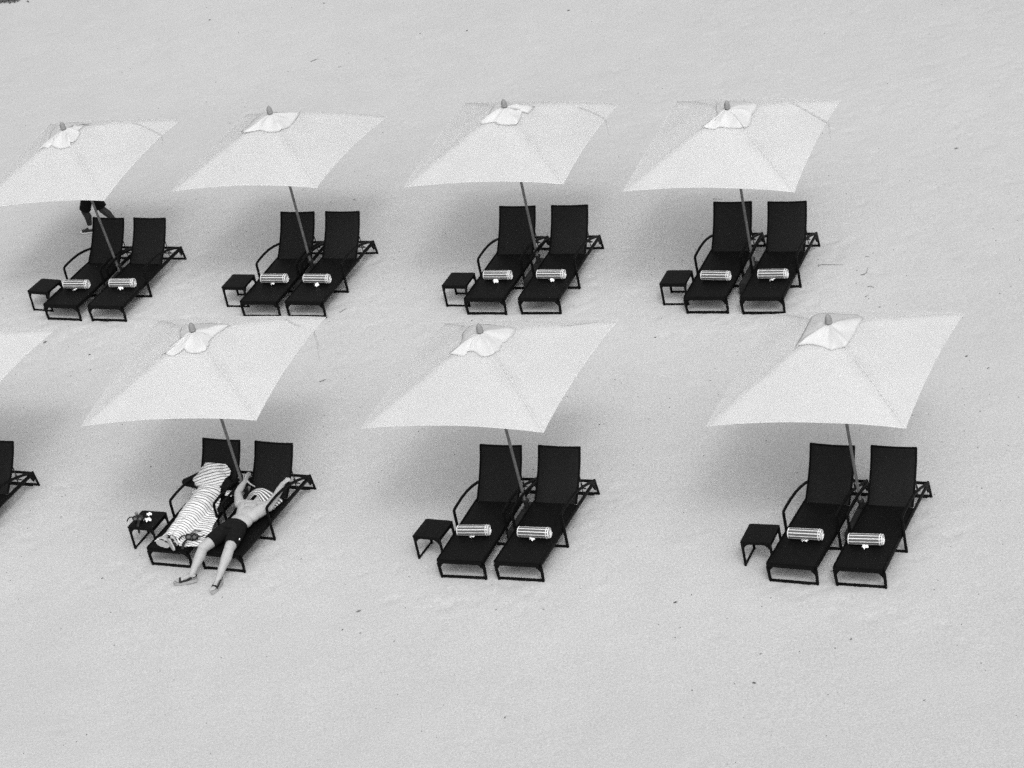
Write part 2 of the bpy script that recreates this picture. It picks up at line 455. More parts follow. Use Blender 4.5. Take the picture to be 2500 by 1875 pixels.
# ------------------------------------------------------------------ side tables
TW, TD, TH = .440, .445, .409
def make_table(turn):
    """turn 0: ground bars run left to right; 1: they run front to back"""
    t = empty('side_table', (0, 0, 0))
    a, b_ = TW / 2, TD / 2
    mb = MB(); P = []
    prof = [(-b_ + TD * i / 8, TH) for i in range(9)]
    panel(mb, -a, a, prof, .03, sag=.004); mb.build('table_top', MAT['seat'], t)
    for k in range(4):
        sx = -1 if k in (0, 2) else 1; sy = -1 if k < 2 else 1
        mb = MB(); mb.sweep([(sx * (a - .016), sy * (b_ - .016), TH - .028), (sx * (a - .016), sy * (b_ - .016), -.02)], .037, .037)
        mb.build('leg', MAT['frame'], t)
    def side(p, q, arch, inset):
        p, q = Vector(p), Vector(q); d = q - p; L = d.length; d.normalize()
        mb = MB(); n = 12; top = []; bot = []
        for i in range(n + 1):
            f = i / n; x = p + d * (L * f)
            e = abs(2 * f - 1); drop = (.03 + .075 * max(0, (e - .55) / .45) ** 2.0) if arch else .045
            top.append(x + Vector((0, 0, TH - .026))); bot.append(x + Vector((0, 0, TH - .026 - drop)))
        nn = d.cross(Vector((0, 0, 1))) * .012
        b0 = len(mb.v)
        for i in range(n + 1): mb.v += [tuple(top[i] + nn), tuple(bot[i] + nn), tuple(bot[i] - nn), tuple(top[i] - nn)]
        for i in range(n):
            for j in range(4): mb.f.append((b0 + 4 * i + j, b0 + 4 * i + (j + 1) % 4, b0 + 4 * i + 4 + (j + 1) % 4, b0 + 4 * i + 4 + j))
        mb.f += [(b0, b0 + 1, b0 + 2, b0 + 3), (b0 + 4 * n, b0 + 4 * n + 3, b0 + 4 * n + 2, b0 + 4 * n + 1)]
        mb.build('apron', MAT['frame'], t)
    i_ = .034
    for sy in (-1, 1): side((-a + i_, sy * (b_ - .016), 0), (a - i_, sy * (b_ - .016), 0), turn == 1, 0)
    for sx in (-1, 1): side((sx * (a - .016), -b_ + i_, 0), (sx * (a - .016), b_ - i_, 0), turn == 0, 0)
    for s_ in (-1, 1):
        mb = MB()
        if turn == 0: mb.sweep([(-a + .032, s_ * (b_ - .016), .012), (a - .032, s_ * (b_ - .016), .012)], .03, .03, side=(0, 1, 0))
        else: mb.sweep([(s_ * (a - .016), -b_ + .032, .012), (s_ * (a - .016), b_ - .032, .012)], .03, .03, side=(1, 0, 0))
        mb.build('ground_bar', MAT['frame'], t)
    return t
TABLES = {'R': (2.8892, 33.4369, -.4729), 'M': (-1.5661, 35.452, -.5348), 'L': (-5.7898, 37.4958, -.5091), '4': (2.9748, 41.524, -.4498), '3': (-.5004, 43.1645, -.4735), '2': (-4.2408, 44.9588, -.4807), '1': (-7.7391, 46.5032, -.5762)}
tp = {0: make_table(0), 1: make_table(1)}; used = set()
for k, (x, y, rz) in TABLES.items():
    tn = 1 if k in 'RML' else 0
    o = tp[tn] if tn not in used else copy_tree(tp[tn]); used.add(tn)
    o.location = (x, y, 0); o.rotation_euler = (0, 0, rz)
    lab = 'square black wicker side table with a dive mask and white flowers on it' if k == 'L' else 'empty square black wicker side table under the ' + SETS[k]
    tag(o, lab, 'side table', 'side tables beside the loungers')

# ------------------------------------------------------------------ parasols
US, US2, UZC, UZT, UZB = 1.372, 1.4922, 2.5286, 3.339, 3.200
UMB = {'U1': [-6.3823, 46.7074, -.47, .0794, -.0447, -.0147, 0, .0837, -.0921, 0], 'U2': [-2.9524, 45.1438, -.4639, -.005, -.0202, -.0036, .0183, -.0032, -.1566, 0],
 'U3': [.8845, 43.429, -.4393, .0382, .009, .0051, .0487, .065, -.1014, 0], 'U4': [4.2559, 41.6124, -.4506, .0769, .0327, .0081, .0706, .0945, -.0407, -.06],
 'UL': [-4.2815, 37.7995, -.3822, .0406, -.0182, .0103, .0849, .0708, -.0991, 0], 'UM': [-.1706, 35.6892, -.4839, .0153, -.029, .0115, .0428, .0078, -.037, -.0598],
 'UR': [4.3709, 33.7298, -.4939, .0001, -.0169, .0047, -.0421, -.0003, -.0097, -.04]}
_k = (-6.7346 + .0, 40.16)   # far right corner of the cut-off parasol
_yaw = -.47
UMB['UZ'] = [_k[0] - (cos(_yaw) * US - sin(_yaw) * US2), _k[1] - (sin(_yaw) * US + cos(_yaw) * US2), _yaw, 0, 0, 0, 0, 0, 0, 0]
def px(org, s, pts): return [(org[0] + s * x, org[1] + s * y) for x, y in pts]
CAPS = {
 'UR': px((1900, 740), .113, [(350, 1005), (450, 930), (600, 895), (760, 915), (950, 945), (1060, 985), (1150, 1020), (1250, 985), (1330, 978), (1460, 975), (1560, 830), (1650, 660), (1760, 450), (1850, 310), (1700, 235), (1400, 220), (1150, 190), (900, 180), (780, 240), (690, 370), (610, 500), (560, 620), (480, 760), (400, 900)]),
 'UM': px((1080, 760), .2034, [(40, 565), (110, 517), (215, 535), (275, 535), (295, 487), (340, 485), (372, 487), (410, 505), (450, 540), (510, 552), (570, 540), (615, 520), (640, 490), (690, 470), (725, 378), (770, 360), (860, 270), (880, 210), (700, 170), (560, 150), (420, 155), (330, 180), (240, 270), (235, 340), (200, 410), (120, 470)]),
 'UL': px((380, 770), .2034, [(75, 490), (95, 465), (220, 487), (290, 460), (335, 425), (345, 402), (370, 440), (430, 460), (520, 460), (600, 425), (625, 380), (650, 355), (640, 320), (690, 265), (700, 245), (780, 190), (860, 135), (900, 125), (700, 95), (550, 95), (400, 110), (320, 130), (285, 190), (295, 290), (270, 360), (130, 425)]),
 'U1': px((80, 280), .1808, [(75, 490), (110, 440), (190, 455), (215, 450), (245, 420), (300, 448), (380, 465), (440, 450), (510, 430), (505, 380), (545, 380), (590, 345), (650, 255), (620, 220), (700, 140), (800, 125), (650, 95), (500, 85), (400, 110), (300, 170), (245, 240), (225, 330), (240, 390), (150, 435)]),
 'U2': px((0, 200), .4521, [(1300, 275), (1320, 280), (1365, 270), (1400, 262), (1440, 272), (1500, 270), (1525, 258), (1560, 245), (1590, 215), (1615, 180), (1630, 150), (1560, 168), (1480, 165), (1420, 170), (1370, 205), (1325, 255)]),
 'U3': px((900, 200), .5651, [(480, 183), (510, 180), (545, 175), (560, 186), (600, 190), (640, 188), (655, 165), (665, 130), (690, 138), (720, 108), (660, 100), (600, 88), (555, 90), (530, 120), (515, 150), (495, 172)]),
 'U4': px((1700, 230), .1673, [(50, 530), (80, 492), (150, 500), (270, 515), (320, 485), (400, 485), (520, 495), (640, 500), (680, 465), (700, 500), (750, 480), (800, 420), (815, 310), (850, 270), (900, 150), (700, 95), (480, 85), (300, 110), (285, 200), (310, 320), (270, 390), (120, 460)])}
CORDS = {
 'U1': px((80, 280), .1808, [(1340, 110), (1470, 150), (1600, 210), (1720, 275), (1750, 340), (1745, 430)]),
 'UL': px((380, 770), .2034, [(1540, 50), (1700, 125), (1890, 200), (1920, 275), (1945, 380), (1965, 545)]),
 'UM': px((1080, 760), .2034, [(1405, 170), (1500, 178), (1620, 158), (1730, 143), (1865, 128)]),
 'U3': px((900, 200), .5651, [(905, 110), (960, 130), (1015, 157), (1028, 180), (1040, 235)]),
 'U4': px((1700, 230), .1673, [(1380, 120), (1520, 200), (1700, 300), (1890, 408), (1925, 450), (1945, 560), (1965, 665)])}
ULAB = {'U1': 'white square parasol at the far left of the back row, walker behind it', 'U2': 'white square parasol, second from the left in the back row', 'U3': 'white square parasol, third from the left in the back row',
 'U4': 'white square parasol at the far right end of the back row', 'UL': 'white square parasol over the two sunbathers on loungers', 'UM': 'white square parasol in the middle of the front row with crumpled cap',
 'UR': 'white square parasol at right end of the front row with neat square cap', 'UZ': 'white square parasol mostly cut off by the left edge of the photo'}

def make_umbrella(key, p):
    x, y, yaw, tx, ty, k = p[:6]; dz = p[6:10]
    t = empty('beach_parasol', (x, y, 0))
    Rm = Matrix.Rotation(yaw, 3, 'Z') @ Matrix.Rotation(tx, 3, 'X') @ Matrix.Rotation(ty, 3, 'Y')
    t.rotation_euler = Rm.to_euler()
    inv = Rm.transposed(); loc = Vector((x, y, 0))
    sx, sy = US * (1 + k), US2 * (1 + k)
    rnd = random.Random(hash_(key)); ph = rnd.uniform(0, 100)
    def cz(u, v):
        """height of the cloth at u,v in [-1,1]"""
        m = max(abs(u), abs(v))
        c = (dz[0] * (1 - u) * (1 - v) + dz[1] * (1 + u) * (1 - v) + dz[2] * (1 + u) * (1 + v) + dz[3] * (1 - u) * (1 + v)) / 4
        w = min(abs(u), abs(v)) / m if m > 1e-6 else 0      # 0 mid panel, 1 on the rib
        base = UZC + (UZB - UZC) * (1 - (.80 * m + .20 * m * m))
        sag = -.030 * (1 - w * w) * sin(pi * min(1, m)) 
        up = .062 * (1 - w ** 2.2) * m ** 5
        wr = .006 * noise.noise((u * 2.2 + ph, v * 2.2, 1)) + .0025 * noise.noise((u * 7 + ph, v * 7, 3))
        return base + c * m + sag + up + wr
    def cp(u, v):
        m = max(abs(u), abs(v)); 
        inx = 1 - .020 * (1 - v * v) * abs(u) ** 3; iny = 1 - .020 * (1 - u * u) * abs(v) ** 3
        return Vector((u * sx * inx, v * sy * iny, cz(u, v)))
    n = 44; mb = MB()
    mb.grid([[cp(-1 + 2 * j / n, -1 + 2 * i / n) for j in range(n + 1)] for i in range(n + 1)])
    can = mb.build('canopy', MAT['canvas'], t, autos=0)
    # turned hem all round
    ring = [cp(-1 + 2 * j / 24, -1) for j in range(24)] + [cp(1, -1 + 2 * j / 24) for j in range(24)] + [cp(1 - 2 * j / 24, 1) for j in range(24)] + [cp(-1, 1 - 2 * j / 24) for j in range(24)]
    mb = MB(); mb.sweep([q + Vector((0, 0, -.004)) for q in ring], .010, .012, side=(0, 0, 1), n=6, closed=True); mb.build('hem', MAT['hem'], can)
    for a, b_ in ((-1, -1), (1, -1), (1, 1), (-1, 1), (-.12, -1), (1, .1)):      # stitched seams
        mb = MB(); f0 = 8 / 22 if abs(a) == abs(b_) else .9
        pts = [cp(a * f, b_ * f) + Vector((0, 0, .0025)) for f in ([k / 22 for k in range(8, 23)] if abs(a) == abs(b_) else [.9, .95, .995])]
        mb.sweep(pts, .009, .002, side=Vector((-b_, a, 0)), n=6); mb.build('seam', MAT['hem'], can)
    # pole, hub, ribs, struts
    mb = MB(); mb.lathe([(-.3, .0215), (1.0, .0215), (2.0, .0225), (3.17, .022)], 14); mb.build('pole', MAT['pole'], t)
    mb = MB(); mb.lathe([(2.52, .03), (2.53, .05), (2.58, .05), (2.60, .03)], 14); mb.lathe([(3.10, .03), (3.11, .055), (3.15, .055), (3.16, .03)], 14); mb.build('hub', MAT['finial'], t)
    for a in (-1, 1):
        for b_ in (-1, 1):
            mb = MB(); pts = [cp(a * f, b_ * f) + Vector((0, 0, -.042)) for f in (.04, .3, .55, .8, .975)]
            mb.sweep(pts, .016, .024, side=(0, 0, 1), n=6); rib = mb.build('rib', MAT['pole'], t)
            q = cp(a * .5, b_ * .5) + Vector((0, 0, -.03)); mb = MB(); mb.sweep([(a * .03, b_ * .03, 2.56), q], .014, .02, side=(0, 0, 1), n=6); mb.build('strut', MAT['pole'], rib)
    # turned wooden finial
    mb = MB(); mb.lathe([(UZB - .02, .03), (UZB + .012, .036), (UZB + .028, .050), (UZB + .036, .052), (UZB + .048, .046), (UZB + .075, .049), (UZB + .105, .041), (UZB + .135, .026), (UZB + .155, .012), (UZB + .162, .003)], 18)
    mb.build('finial', MAT['finial'], t)
    # the loose vent cap, its own outline on every parasol
    def tolocal(u_, v_, lift):
        z = 2.95
        for _ in range(12):
            d = inv @ ray(u_, v_); o = inv @ (CAM - loc); tt = (z - o.z) / d.z; q = o + d * tt
            uu, vv = q.x / sx, q.y / sy
            if max(abs(uu), abs(vv)) > 1: uu, vv = max(-1, min(1, uu)), max(-1, min(1, vv))
            z = .5 * z + .5 * (cz(uu, vv) + lift)
        return q
    if key in CAPS:
        out = CAPS[key]; rng = []
        # densify outline
        dense = []
        for i in range(len(out)):
            a, b_ = out[i], out[(i + 1) % len(out)]
            for f in (0, .34, .67): dense.append((a[0] + (b_[0] - a[0]) * f, a[1] + (b_[1] - a[1]) * f))
        edge = [tolocal(u_, v_, .022) for u_, v_ in dense]
        mb = MB(); R = 9; nE = len(edge); rows = []
        for r in range(R + 1):
            f = .06 + .94 * r / R; row = []
            for i in range(nE):
                e = edge[i]; q = Vector((e.x * f, e.y * f, 0)); uu, vv = q.x / sx, q.y / sy
                ang = math.atan2(e.y, e.x)
                fold = .5 + .75 * noise.noise((cos(ang) * 2.3 + ph, sin(ang) * 2.3, f * 1.3))
                fold = max(0, min(1, fold))
                near = max(0, min(1, .55 - .75 * (e.y * .8 - e.x * .25) / e.length))      # camera-side edge shaped higher, for the shade it casts beneath
                crump = .010 * noise.noise((q.x * 6 + ph, q.y * 6, 4)) + .006 * noise.noise((q.x * 15, q.y * 15, ph))
                lift = .008 + .050 * sin(pi * min(1, f) * .96) * (.2 + .8 * fold) + near * (f ** 3) * (.020 + .050 * max(0, noise.noise((i * .16, ph, 2)) + .25)) + crump * min(1, 3 * (1 - f) + near)
                lift = max(.004, lift)
                row.append((q.x, q.y, cz(max(-1, min(1, uu)), max(-1, min(1, vv))) + lift))
            rows.append(row + [row[0]])
        b0 = len(mb.v)
        for row in rows: mb.v += row[:-1]
        for r in range(R):
            for i in range(nE):
                j = (i + 1) % nE; mb.f.append((b0 + r * nE + i, b0 + r * nE + j, b0 + (r + 1) * nE + j, b0 + (r + 1) * nE + i))
        mb.v.append((0, 0, UZB + .012)); c0 = len(mb.v) - 1
        for i in range(nE): mb.f.append((c0, b0 + i, b0 + (i + 1) % nE))
        cap = mb.build('vent_cap', MAT['cap'], t, autos=0)
        so_ = cap.modifiers.new('thickness', 'SOLIDIFY'); so_.thickness = .003
    if key in CORDS:
        pts = []; last = None
        for (u_, v_) in CORDS[key]:
            q = tolocal(u_, v_, .008)
            if max(abs(q.x / sx), abs(q.y / sy)) < .985: last = q; pts.append(q)
            else:   # hangs down from where it leaves the cloth
                d = inv @ ray(u_, v_); o = inv @ (CAM - loc)
                e = last.copy() if last else q.copy(); m_ = max(abs(e.x / sx), abs(e.y / sy)); e = Vector((e.x / m_ * 1.02, e.y / m_ * 1.02, 0))
                tt = ((e - o).x * d.x + (e - o).y * d.y) / (d.x * d.x + d.y * d.y); w = o + d * tt
                pts.append(Vector((w.x, w.y, w.z)) if (w - Vector((e.x, e.y, w.z))).length < .35 else Vector((e.x, e.y, w.z)))
        mb = MB(); mb.tube(pts, .0036, n=6); mb.tube([q + Vector((.010, .022, .002)) for q in pts[:-1]], .0028, n=6); mb.build('tie_cord', MAT['cord'], t)
    tag(t, ULAB[key], 'parasol', 'white square parasols over the lounger pairs')
    return t
def hash_(s): return sum(ord(c) * (i + 3) * 17 for i, c in enumerate(s))
for k, p in UMB.items(): make_umbrella(k, p)

# cast umbrella bases between the loungers
def make_base():
    mb = MB(); mb.sweep([(0, -.62, .13), (0, .14, .13)], .16, .27, n=12, power=6)
    t = mb.build('parasol_base', MAT['base'])
    mb = MB(); mb.lathe([(.10, .04), (.36, .035), (.365, .05), (.39, .05), (.40, .03)], 14); mb.build('sleeve', MAT['base'], t)
    return t
b0 = make_base()
BLAB = {'U1': 'far left back row parasol', 'U2': 'second back row parasol from the left', 'U3': 'third back row parasol from the left', 'U4': 'far right back row parasol', 'UL': 'parasol over the sunbathers', 'UM': 'middle front row parasol', 'UR': 'right-hand front row parasol'}
for i, (k, l) in enumerate(BLAB.items()):
    o = b0 if i == 0 else copy_tree(b0); p = UMB[k]; o.location = (p[0], p[1], 0); o.rotation_euler = (0, 0, p[2])
    tag(o, 'black block base at the foot of the ' + l, 'parasol base', 'parasol bases between the loungers')

# ------------------------------------------------------------------ rolled towels and flowers
def make_roll(seed):
    rnd = random.Random(seed); mb = MB(); uv = []
    L = .465; n = 30; turns = 3.4; m = 110; rows = []; R0 = .016; R1 = .094
    amp = rnd.uniform(.5, 1)
    for i in range(n + 1):
        x = -L / 2 + L * i / n; row = []
        for j in range(m + 1):
            f = j / m; th = 2 * pi * turns * (f - 1) + (-.55)
            r = R0 + (R1 - R0) * f
            r += .0035 * amp * noise.noise((x * 9 + seed, cos(th) * 2, sin(th) * 2 + seed)) + .0012 * noise.noise((x * 30, f * 30, seed))
            r *= 1 - .10 * max(0, (abs(2 * i / n - 1) - .86) / .14) ** 2
            tele = .014 * (1 - f) * (1 if i == n else 0) * (-1)
            row.append((x + tele + .006 * noise.noise((f * 6, seed, 0)) * (1 if i in (0, n) else 0), r * cos(th), r * sin(th) * .95 + .090)); uv.append((f * 2 * pi * turns * .088, x))
        rows.append(row)
    mb.grid(rows); N0 = len(mb.v)
    o = mb.build('rolled_towel', MAT['roll'], None, uv=uv, autos=0)
    md = o.modifiers.new('pile', 'SOLIDIFY'); md.thickness = .008; md.offset = -1
    # white selvedge spirals at both ends
    for e in (0, n):
        mb = MB(); row = rows[e]; mb.sweep([Vector(q) for q in row[8:]], .013, .011, side=(1, 0, 0), n=6)
        mb.build('end_hem', MAT['white'], o, autos=0)
    mb = MB()
    for k in range(1):
        row = rows[n - 2]; mb.sweep([(q[0], q[1] * 1.012, (q[2] - .090) * 1.012 + .090) for q in row[-34:]], .012, .006, side=(1, 0, 0), n=6)
    mb.build('cuff_stripe', MAT['white'], o, autos=0)
    return o
def make_flower():
    t = empty('plumeria_flower', (0, 0, 0))
    for k in range(5):
        a = 2 * pi * k / 5; P = []
        for i in range(7):
            f = i / 6; row = []
            for j in range(5):
                g = (j / 4 - .5); w = .026 * sin(pi * min(.96, f * .86 + .10)) ** .8
                q = Vector((.044 * f, g * w * 1.7, .006 + .020 * sin(pi * .55 * f) + .010 * (2 * g) * f - .012 * f ** 3))
                row.append(Matrix.Rotation(a, 3, 'Z') @ q)
            P.append(row)
        mb = MB(); mb.grid(P); o = mb.build('petal', MAT['petal'], t, autos=0); md = o.modifiers.new('thickness', 'SOLIDIFY'); md.thickness = .002
    mb = MB(); mb.lathe([(0, .004), (.008, .006), (.013, .003)], 8); mb.build('flower_centre', MAT['petal_core'], t)
    return t
rolls = [make_roll(s) for s in (1, 2, 3)]; rused = set(); fl0 = make_flower(); ffirst = [True]
ROLLS = {'R_l': ((-.252, .57), (.262, .593), (.013, .532)), 'R_r': ((-.294, .504), (.202, .533), (-.042, .47)), 'M_l': ((-.259, .578), (.233, .611), (-.021, .545)), 'M_r': ((-.228, .588), (.298, .597), (.009, .548)),
 '4_l': ((-.215, .514), (.303, .494), None), '4_r': ((-.198, .565), (.298, .57), (.054, .507)), '3_l': ((-.221, .599), (.291, .598), (.02, .521)), '3_r': ((-.235, .615), (.286, .608), (.054, .554)),
 '2_l': ((-.23, .61), (.291, .613), (.021, .559)), '2_r': ((-.28, .61), (.249, .602), (.015, .533)), '1_l': ((-.25, .538), (.262, .57), (.011, .49)), '1_r': ((-.258, .615), (.294, .634), (.011, .56))}
def to_world(k, x, y, z):
    lx, ly, a = LOUNGERS[k]; return Vector((lx + cos(a) * x - sin(a) * y, ly + sin(a) * x + cos(a) * y, z))
def put_flower(w, rz, tilt, lab, s=1.0):
    o = fl0 if ffirst[0] else copy_tree(fl0); ffirst[0] = False
    o.location = w; o.rotation_euler = (tilt, 0, rz); o.scale = (s, s, s)
    tag(o, lab, 'flower', 'white plumeria flowers'); return o
rr = random.Random(11)
for i, (k, (A, B, F)) in enumerate(ROLLS.items()):
    v = i % 3; o = rolls[v] if v not in rused else copy_tree(rolls[v]); rused.add(v)
    mx, my = (A[0] + B[0]) / 2, (A[1] + B[1]) / 2 + .035; a = math.atan2(B[1] - A[1], B[0] - A[0])
    o.location = to_world(k, mx, my, .307); o.rotation_euler = (0, 0, LOUNGERS[k][2] + a)
    sd_ = 'left' if k[2] == 'l' else 'right'
    tag(o, 'striped towel roll%s, %s lounger under the %s' % ('' if F else ' without flower', sd_, SETS[k[0]]), 'towel', 'rolled striped towels on the loungers')
    if F:
        n2 = 2 if k in ('R_l', 'R_r', '3_l', '4_r', '1_r') else 1
        put_flower(to_world(k, F[0], F[1] + .005, .318), rr.uniform(0, 6), rr.uniform(.15, .5), 'white plumeria at towel, %s lounger under the %s' % (sd_, SETS[k[0]]), 1.15 if n2 == 2 else .95)

# ------------------------------------------------------------------ people
def finish_body(o, voxel, smooth=8, sub=False):
    m = o.modifiers.new('skin_surface', 'REMESH'); m.mode = 'VOXEL'; m.voxel_size = voxel; m.use_smooth_shade = True
    s_ = o.modifiers.new('smooth', 'SMOOTH'); s_.iterations = smooth; s_.factor = .5
    return o
def V(*a): return Vector(a)
def hand(mb, wrist, palm_dir, palm_n, fingers_curl=.5, thumb_side=1, size=1.0, thumb_out=.8):
    """palm slab, five bent fingers of unequal length; palm_n points out of the palm"""
    d = Vector(palm_dir).normalized(); nn = Vector(palm_n); nn = (nn - d * nn.dot(d)).normalized(); sd_ = d.cross(nn).normalized() * thumb_side
    w = Vector(wrist); pc = w + d * .05 * size
    for q in (-.028, -.010, .010, .028): mb.rcone(w + d * .008 + sd_ * q * .75 * size, .016 * size, w + d * .088 * size + sd_ * q * size, .012 * size, 10)
    for i, (q, L) in enumerate(((.030, .068), (.011, .078), (-.009, .072), (-.028, .056))):
        p = w + d * .090 * size + sd_ * q * size; dirv = d.copy()
        for s_ in range(3):
            a = fingers_curl * (.5 + .25 * s_) + .06 * i
            dirv = (Matrix.Rotation(a, 3, sd_.cross(d).cross(d) if False else d.cross(nn)) @ dirv).normalized() if a else dirv
            q2 = p + dirv * L * size * (.45, .32, .25)[s_]; mb.rcone(p, (.0095, .0088, .008)[s_] * size, q2, (.0088, .008, .007)[s_] * size, 8); p = q2
    p = w + d * .022 * size + sd_ * .030 * size; dv = (d * (1 - thumb_out * .5) + sd_ * thumb_out + nn * .25).normalized()
    q2 = p + dv * .045 * size; mb.rcone(p, .0135 * size, q2, .0105 * size, 8)
    dv2 = (dv + d * .5).normalized(); mb.rcone(q2, .0105 * size, q2 + dv2 * .034 * size, .0085 * size, 8)

def foot_shape(mb, ankle, heel, toe, r=.037):
    ankle, heel, toe = Vector(ankle), Vector(heel), Vector(toe); ax = (toe - heel).normalized(); sd_ = ax.cross(Vector((0, 0, 1))).normalized()
    mb.rcone(ankle, r, heel + Vector((0, 0, .035)), .033)
    mb.rcone(ankle + ax * .02, .034, heel.lerp(toe, .6) + Vector((0, 0, .032)), .026)
    mb.rcone(heel + Vector((0, 0, .03)), .031, heel.lerp(toe, .62) + Vector((0, 0, .026)), .026)
    for q, L, rr_ in ((.030, 1.0, .013), (.012, .99, .0105), (-.004, .96, .010), (-.018, .92, .0095), (-.030, .87, .009)):
        a = heel.lerp(toe, .58) + sd_ * q * .8 + Vector((0, 0, .024)); b_ = heel.lerp(toe, L * .97) + sd_ * q + Vector((0, 0, .014)); mb.rcone(a, .017, b_, rr_, 8)
    return ax, sd_

def sole_slab(mb, heel, toe, th, w=.088, drop=0.0, up=(0, 0, 1)):
    heel, toe = Vector(heel), Vector(toe); ax = (toe - heel).normalized(); up = Vector(up); up = (up - ax * up.dot(ax)).normalized(); sd_ = ax.cross(up); L = (toe - heel).length + .05; o = heel - ax * .03
    n = 22; t0 = []; b0_ = []
    for i in range(n):
        a = 2 * pi * i / n; x = .5 - .5 * cos(a); 
        ww = w / 2 * (sin(a)) * (.86 + .24 * x - .16 * math.exp(-((x - .42) / .14) ** 2))
        p = o + ax * (x * L) + sd_ * ww
        t0.append(p); b0_.append(p - up * th)
    b = len(mb.v); mb.v += [tuple(q) for q in t0 + b0_]
    mb.f.append(tuple(b + i for i in range(n))); mb.f.append(tuple(b + n + i for i in reversed(range(n))))
    for i in range(n): j = (i + 1) % n; mb.f.append((b + i, b + j, b + n + j, b + n + i))
    return ax, sd_, up

def build_man():
    lx, ly, rz = LOUNGERS['L_r']
    mb = MB()
    # trunk lying on the seat
    for c, r in (((.01, .46, .43), (.180, .15, .112)), ((.035, .66, .428), (.182, .19, .106)), ((.060, .83, .435), (.200, .18, .112)), ((.072, .97, .437), (.212, .135, .108)), ((.012, .57, .425), (.175, .16, .108))):
        mb.sphere(c, r, 24, 16)
    mb.rcone((-.085, .98, .452), .100, (.0, .72, .435), .095); mb.rcone((.23, .96, .452), .095, (.09, .72, .435), .095)
    mb.rcone((-.150, 1.045, .462), .076, (.06, 1.06, .460), .070); mb.rcone((.270, 1.035, .462), .076, (.06, 1.06, .460), .070)
    mb.rcone((.058, 1.06, .462), .064, (.062, 1.19, .470), .058)          # neck
    mb.sphere((.064, 1.285, .440), (.080, .110, .098), 20, 14)            # head, tipped back on the seat
    mb.rcone((.060, 1.185, .490), .046, (.060, 1.225, .510), .044)         # jaw
    mb.sphere((.061, 1.275, .535), (.013, .022, .016), 10, 8)              # nose
    for s_ in (-1, 1): mb.sphere((.064 + s_ * .080, 1.29, .440), (.012, .030, .022), 10, 8)
    for s_ in (-1, 1): mb.sphere((.072 + s_ * .095, .955, .488), (.075, .062, .058), 16, 10)    # chest muscle
    # right arm (picture left) up to the backrest edge
    sh, el, wr = V(-.205, 1.055, .462), V(-.352, 1.272, .512), V(-.362, 1.535, .535)
    mb.rcone(sh, .080, sh.lerp(el, .45), .069); mb.rcone(sh.lerp(el, .45), .069, el, .054); mb.rcone(el, .057, el.lerp(wr, .32), .058); mb.rcone(el.lerp(wr, .32), .058, wr, .036)
    hand(mb, wr, (.12, .72, .55), (.85, -.1, .1), .62, -1, 1.05, .9)
    mb.rcone(wr + V(.012, .03, .01), .018, V(-.285, 1.540, .500), .014, 8); mb.rcone(V(-.285, 1.540, .500), .014, V(-.200, 1.526, .462), .010, 8)     # long thumb lying on the wicker
    # left arm (picture right) along the side, hand round the backrest edge
    sh, el, wr = V(.300, 1.045, .462), V(.318, 1.305, .505), V(.292, 1.555, .538)
    mb.rcone(sh, .080, sh.lerp(el, .45), .067); mb.rcone(sh.lerp(el, .45), .067, el, .054); mb.rcone(el, .056, el.lerp(wr, .32), .057); mb.rcone(el.lerp(wr, .32), .057, wr, .036)
    hand(mb, wr, (.75, .42, .50), (.25, .50, -.83), 1.0, 1, 1.0, .5)
    # legs: thighs on the seat, shins down to the sand
    hipR, kR, aR = V(-.085, .43, .42), V(-.250, -.030, .390), V(-.345, -.352, .115)
    hipL, kL, aL = V(.105, .43, .42), V(.182, .012, .395), V(.126, -.368, .115)
    for h, k_, a in ((hipR, kR, aR), (hipL, kL, aL)):
        mb.rcone(h, .105, h.lerp(k_, .55), .097); mb.rcone(h.lerp(k_, .55), .097, k_, .080)
        c = k_.lerp(a, .32) + V(0, .016, -.004)
        mb.rcone(k_, .076, c, .081); mb.rcone(c, .081, k_.lerp(a, .68), .058); mb.rcone(k_.lerp(a, .68), .058, a, .046)
        mb.sphere(k_ + V(0, -.022, .030), (.056, .052, .050), 12, 8)
    heelR, toeR = V(-.305, -.345, .052), V(-.598, -.462, .050)
    heelL, toeL = V(.124, -.330, .055), V(.130, -.600, .044)
    foot_shape(mb, aR, heelR, toeR, .042); foot_shape(mb, aL, heelL, toeL, .042)
    man = mb.build('person', MAT['skin'], None, autos=0); finish_body(man, .0065, 7)
    man.location = (lx, ly, 0); man.rotation_euler = (0, 0, rz)
    tag(man, 'shirtless person in black shorts lying back with arms raised and striped towel over face', 'person')
    # swim shorts
    mb = MB()
    def leg(h, k_, f1, r0, r1):
        q = (k_ - h).normalized().to_track_quat('Z', 'Y'); L = (k_ - h).length * f1
        mb.lathe([(-.06, r0 * .8), (0, r0), (L * .5, r0 * .98), (L, r1)], 28, h, q, 1.0, 1.0)
    leg(hipR + V(.0, 0, .006), kR + V(.0, 0, .004), .70, .122, .112); leg(hipL + V(0, 0, .006), kL + V(0, 0, .004), .82, .120, .104)
    mb.sphere((.012, .455, .432), (.202, .140, .130), 24, 14)
    mb.lathe([(-.10, .190), (0, .194), (.10, .190), (.135, .188)], 32, (.008, .43, .430), V(.05, 1, .0).to_track_quat('Z', 'Y'), 1.0, .64)
    mb.rcone((-.06, .36, .425), .085, (.07, .36, .425), .085)
    sh_ = mb.build('swim_shorts', MAT['black'], man, autos=0); finish_body(sh_, .007, 3)
    mb = MB(); q = kL; mb.sphere((.292, .160, .470), (.009, .016, .010), 8, 6); mb.sphere((.298, .145, .466), (.005, .010, .006), 8, 6); mb.build('small_logo', MAT['white'], sh_)
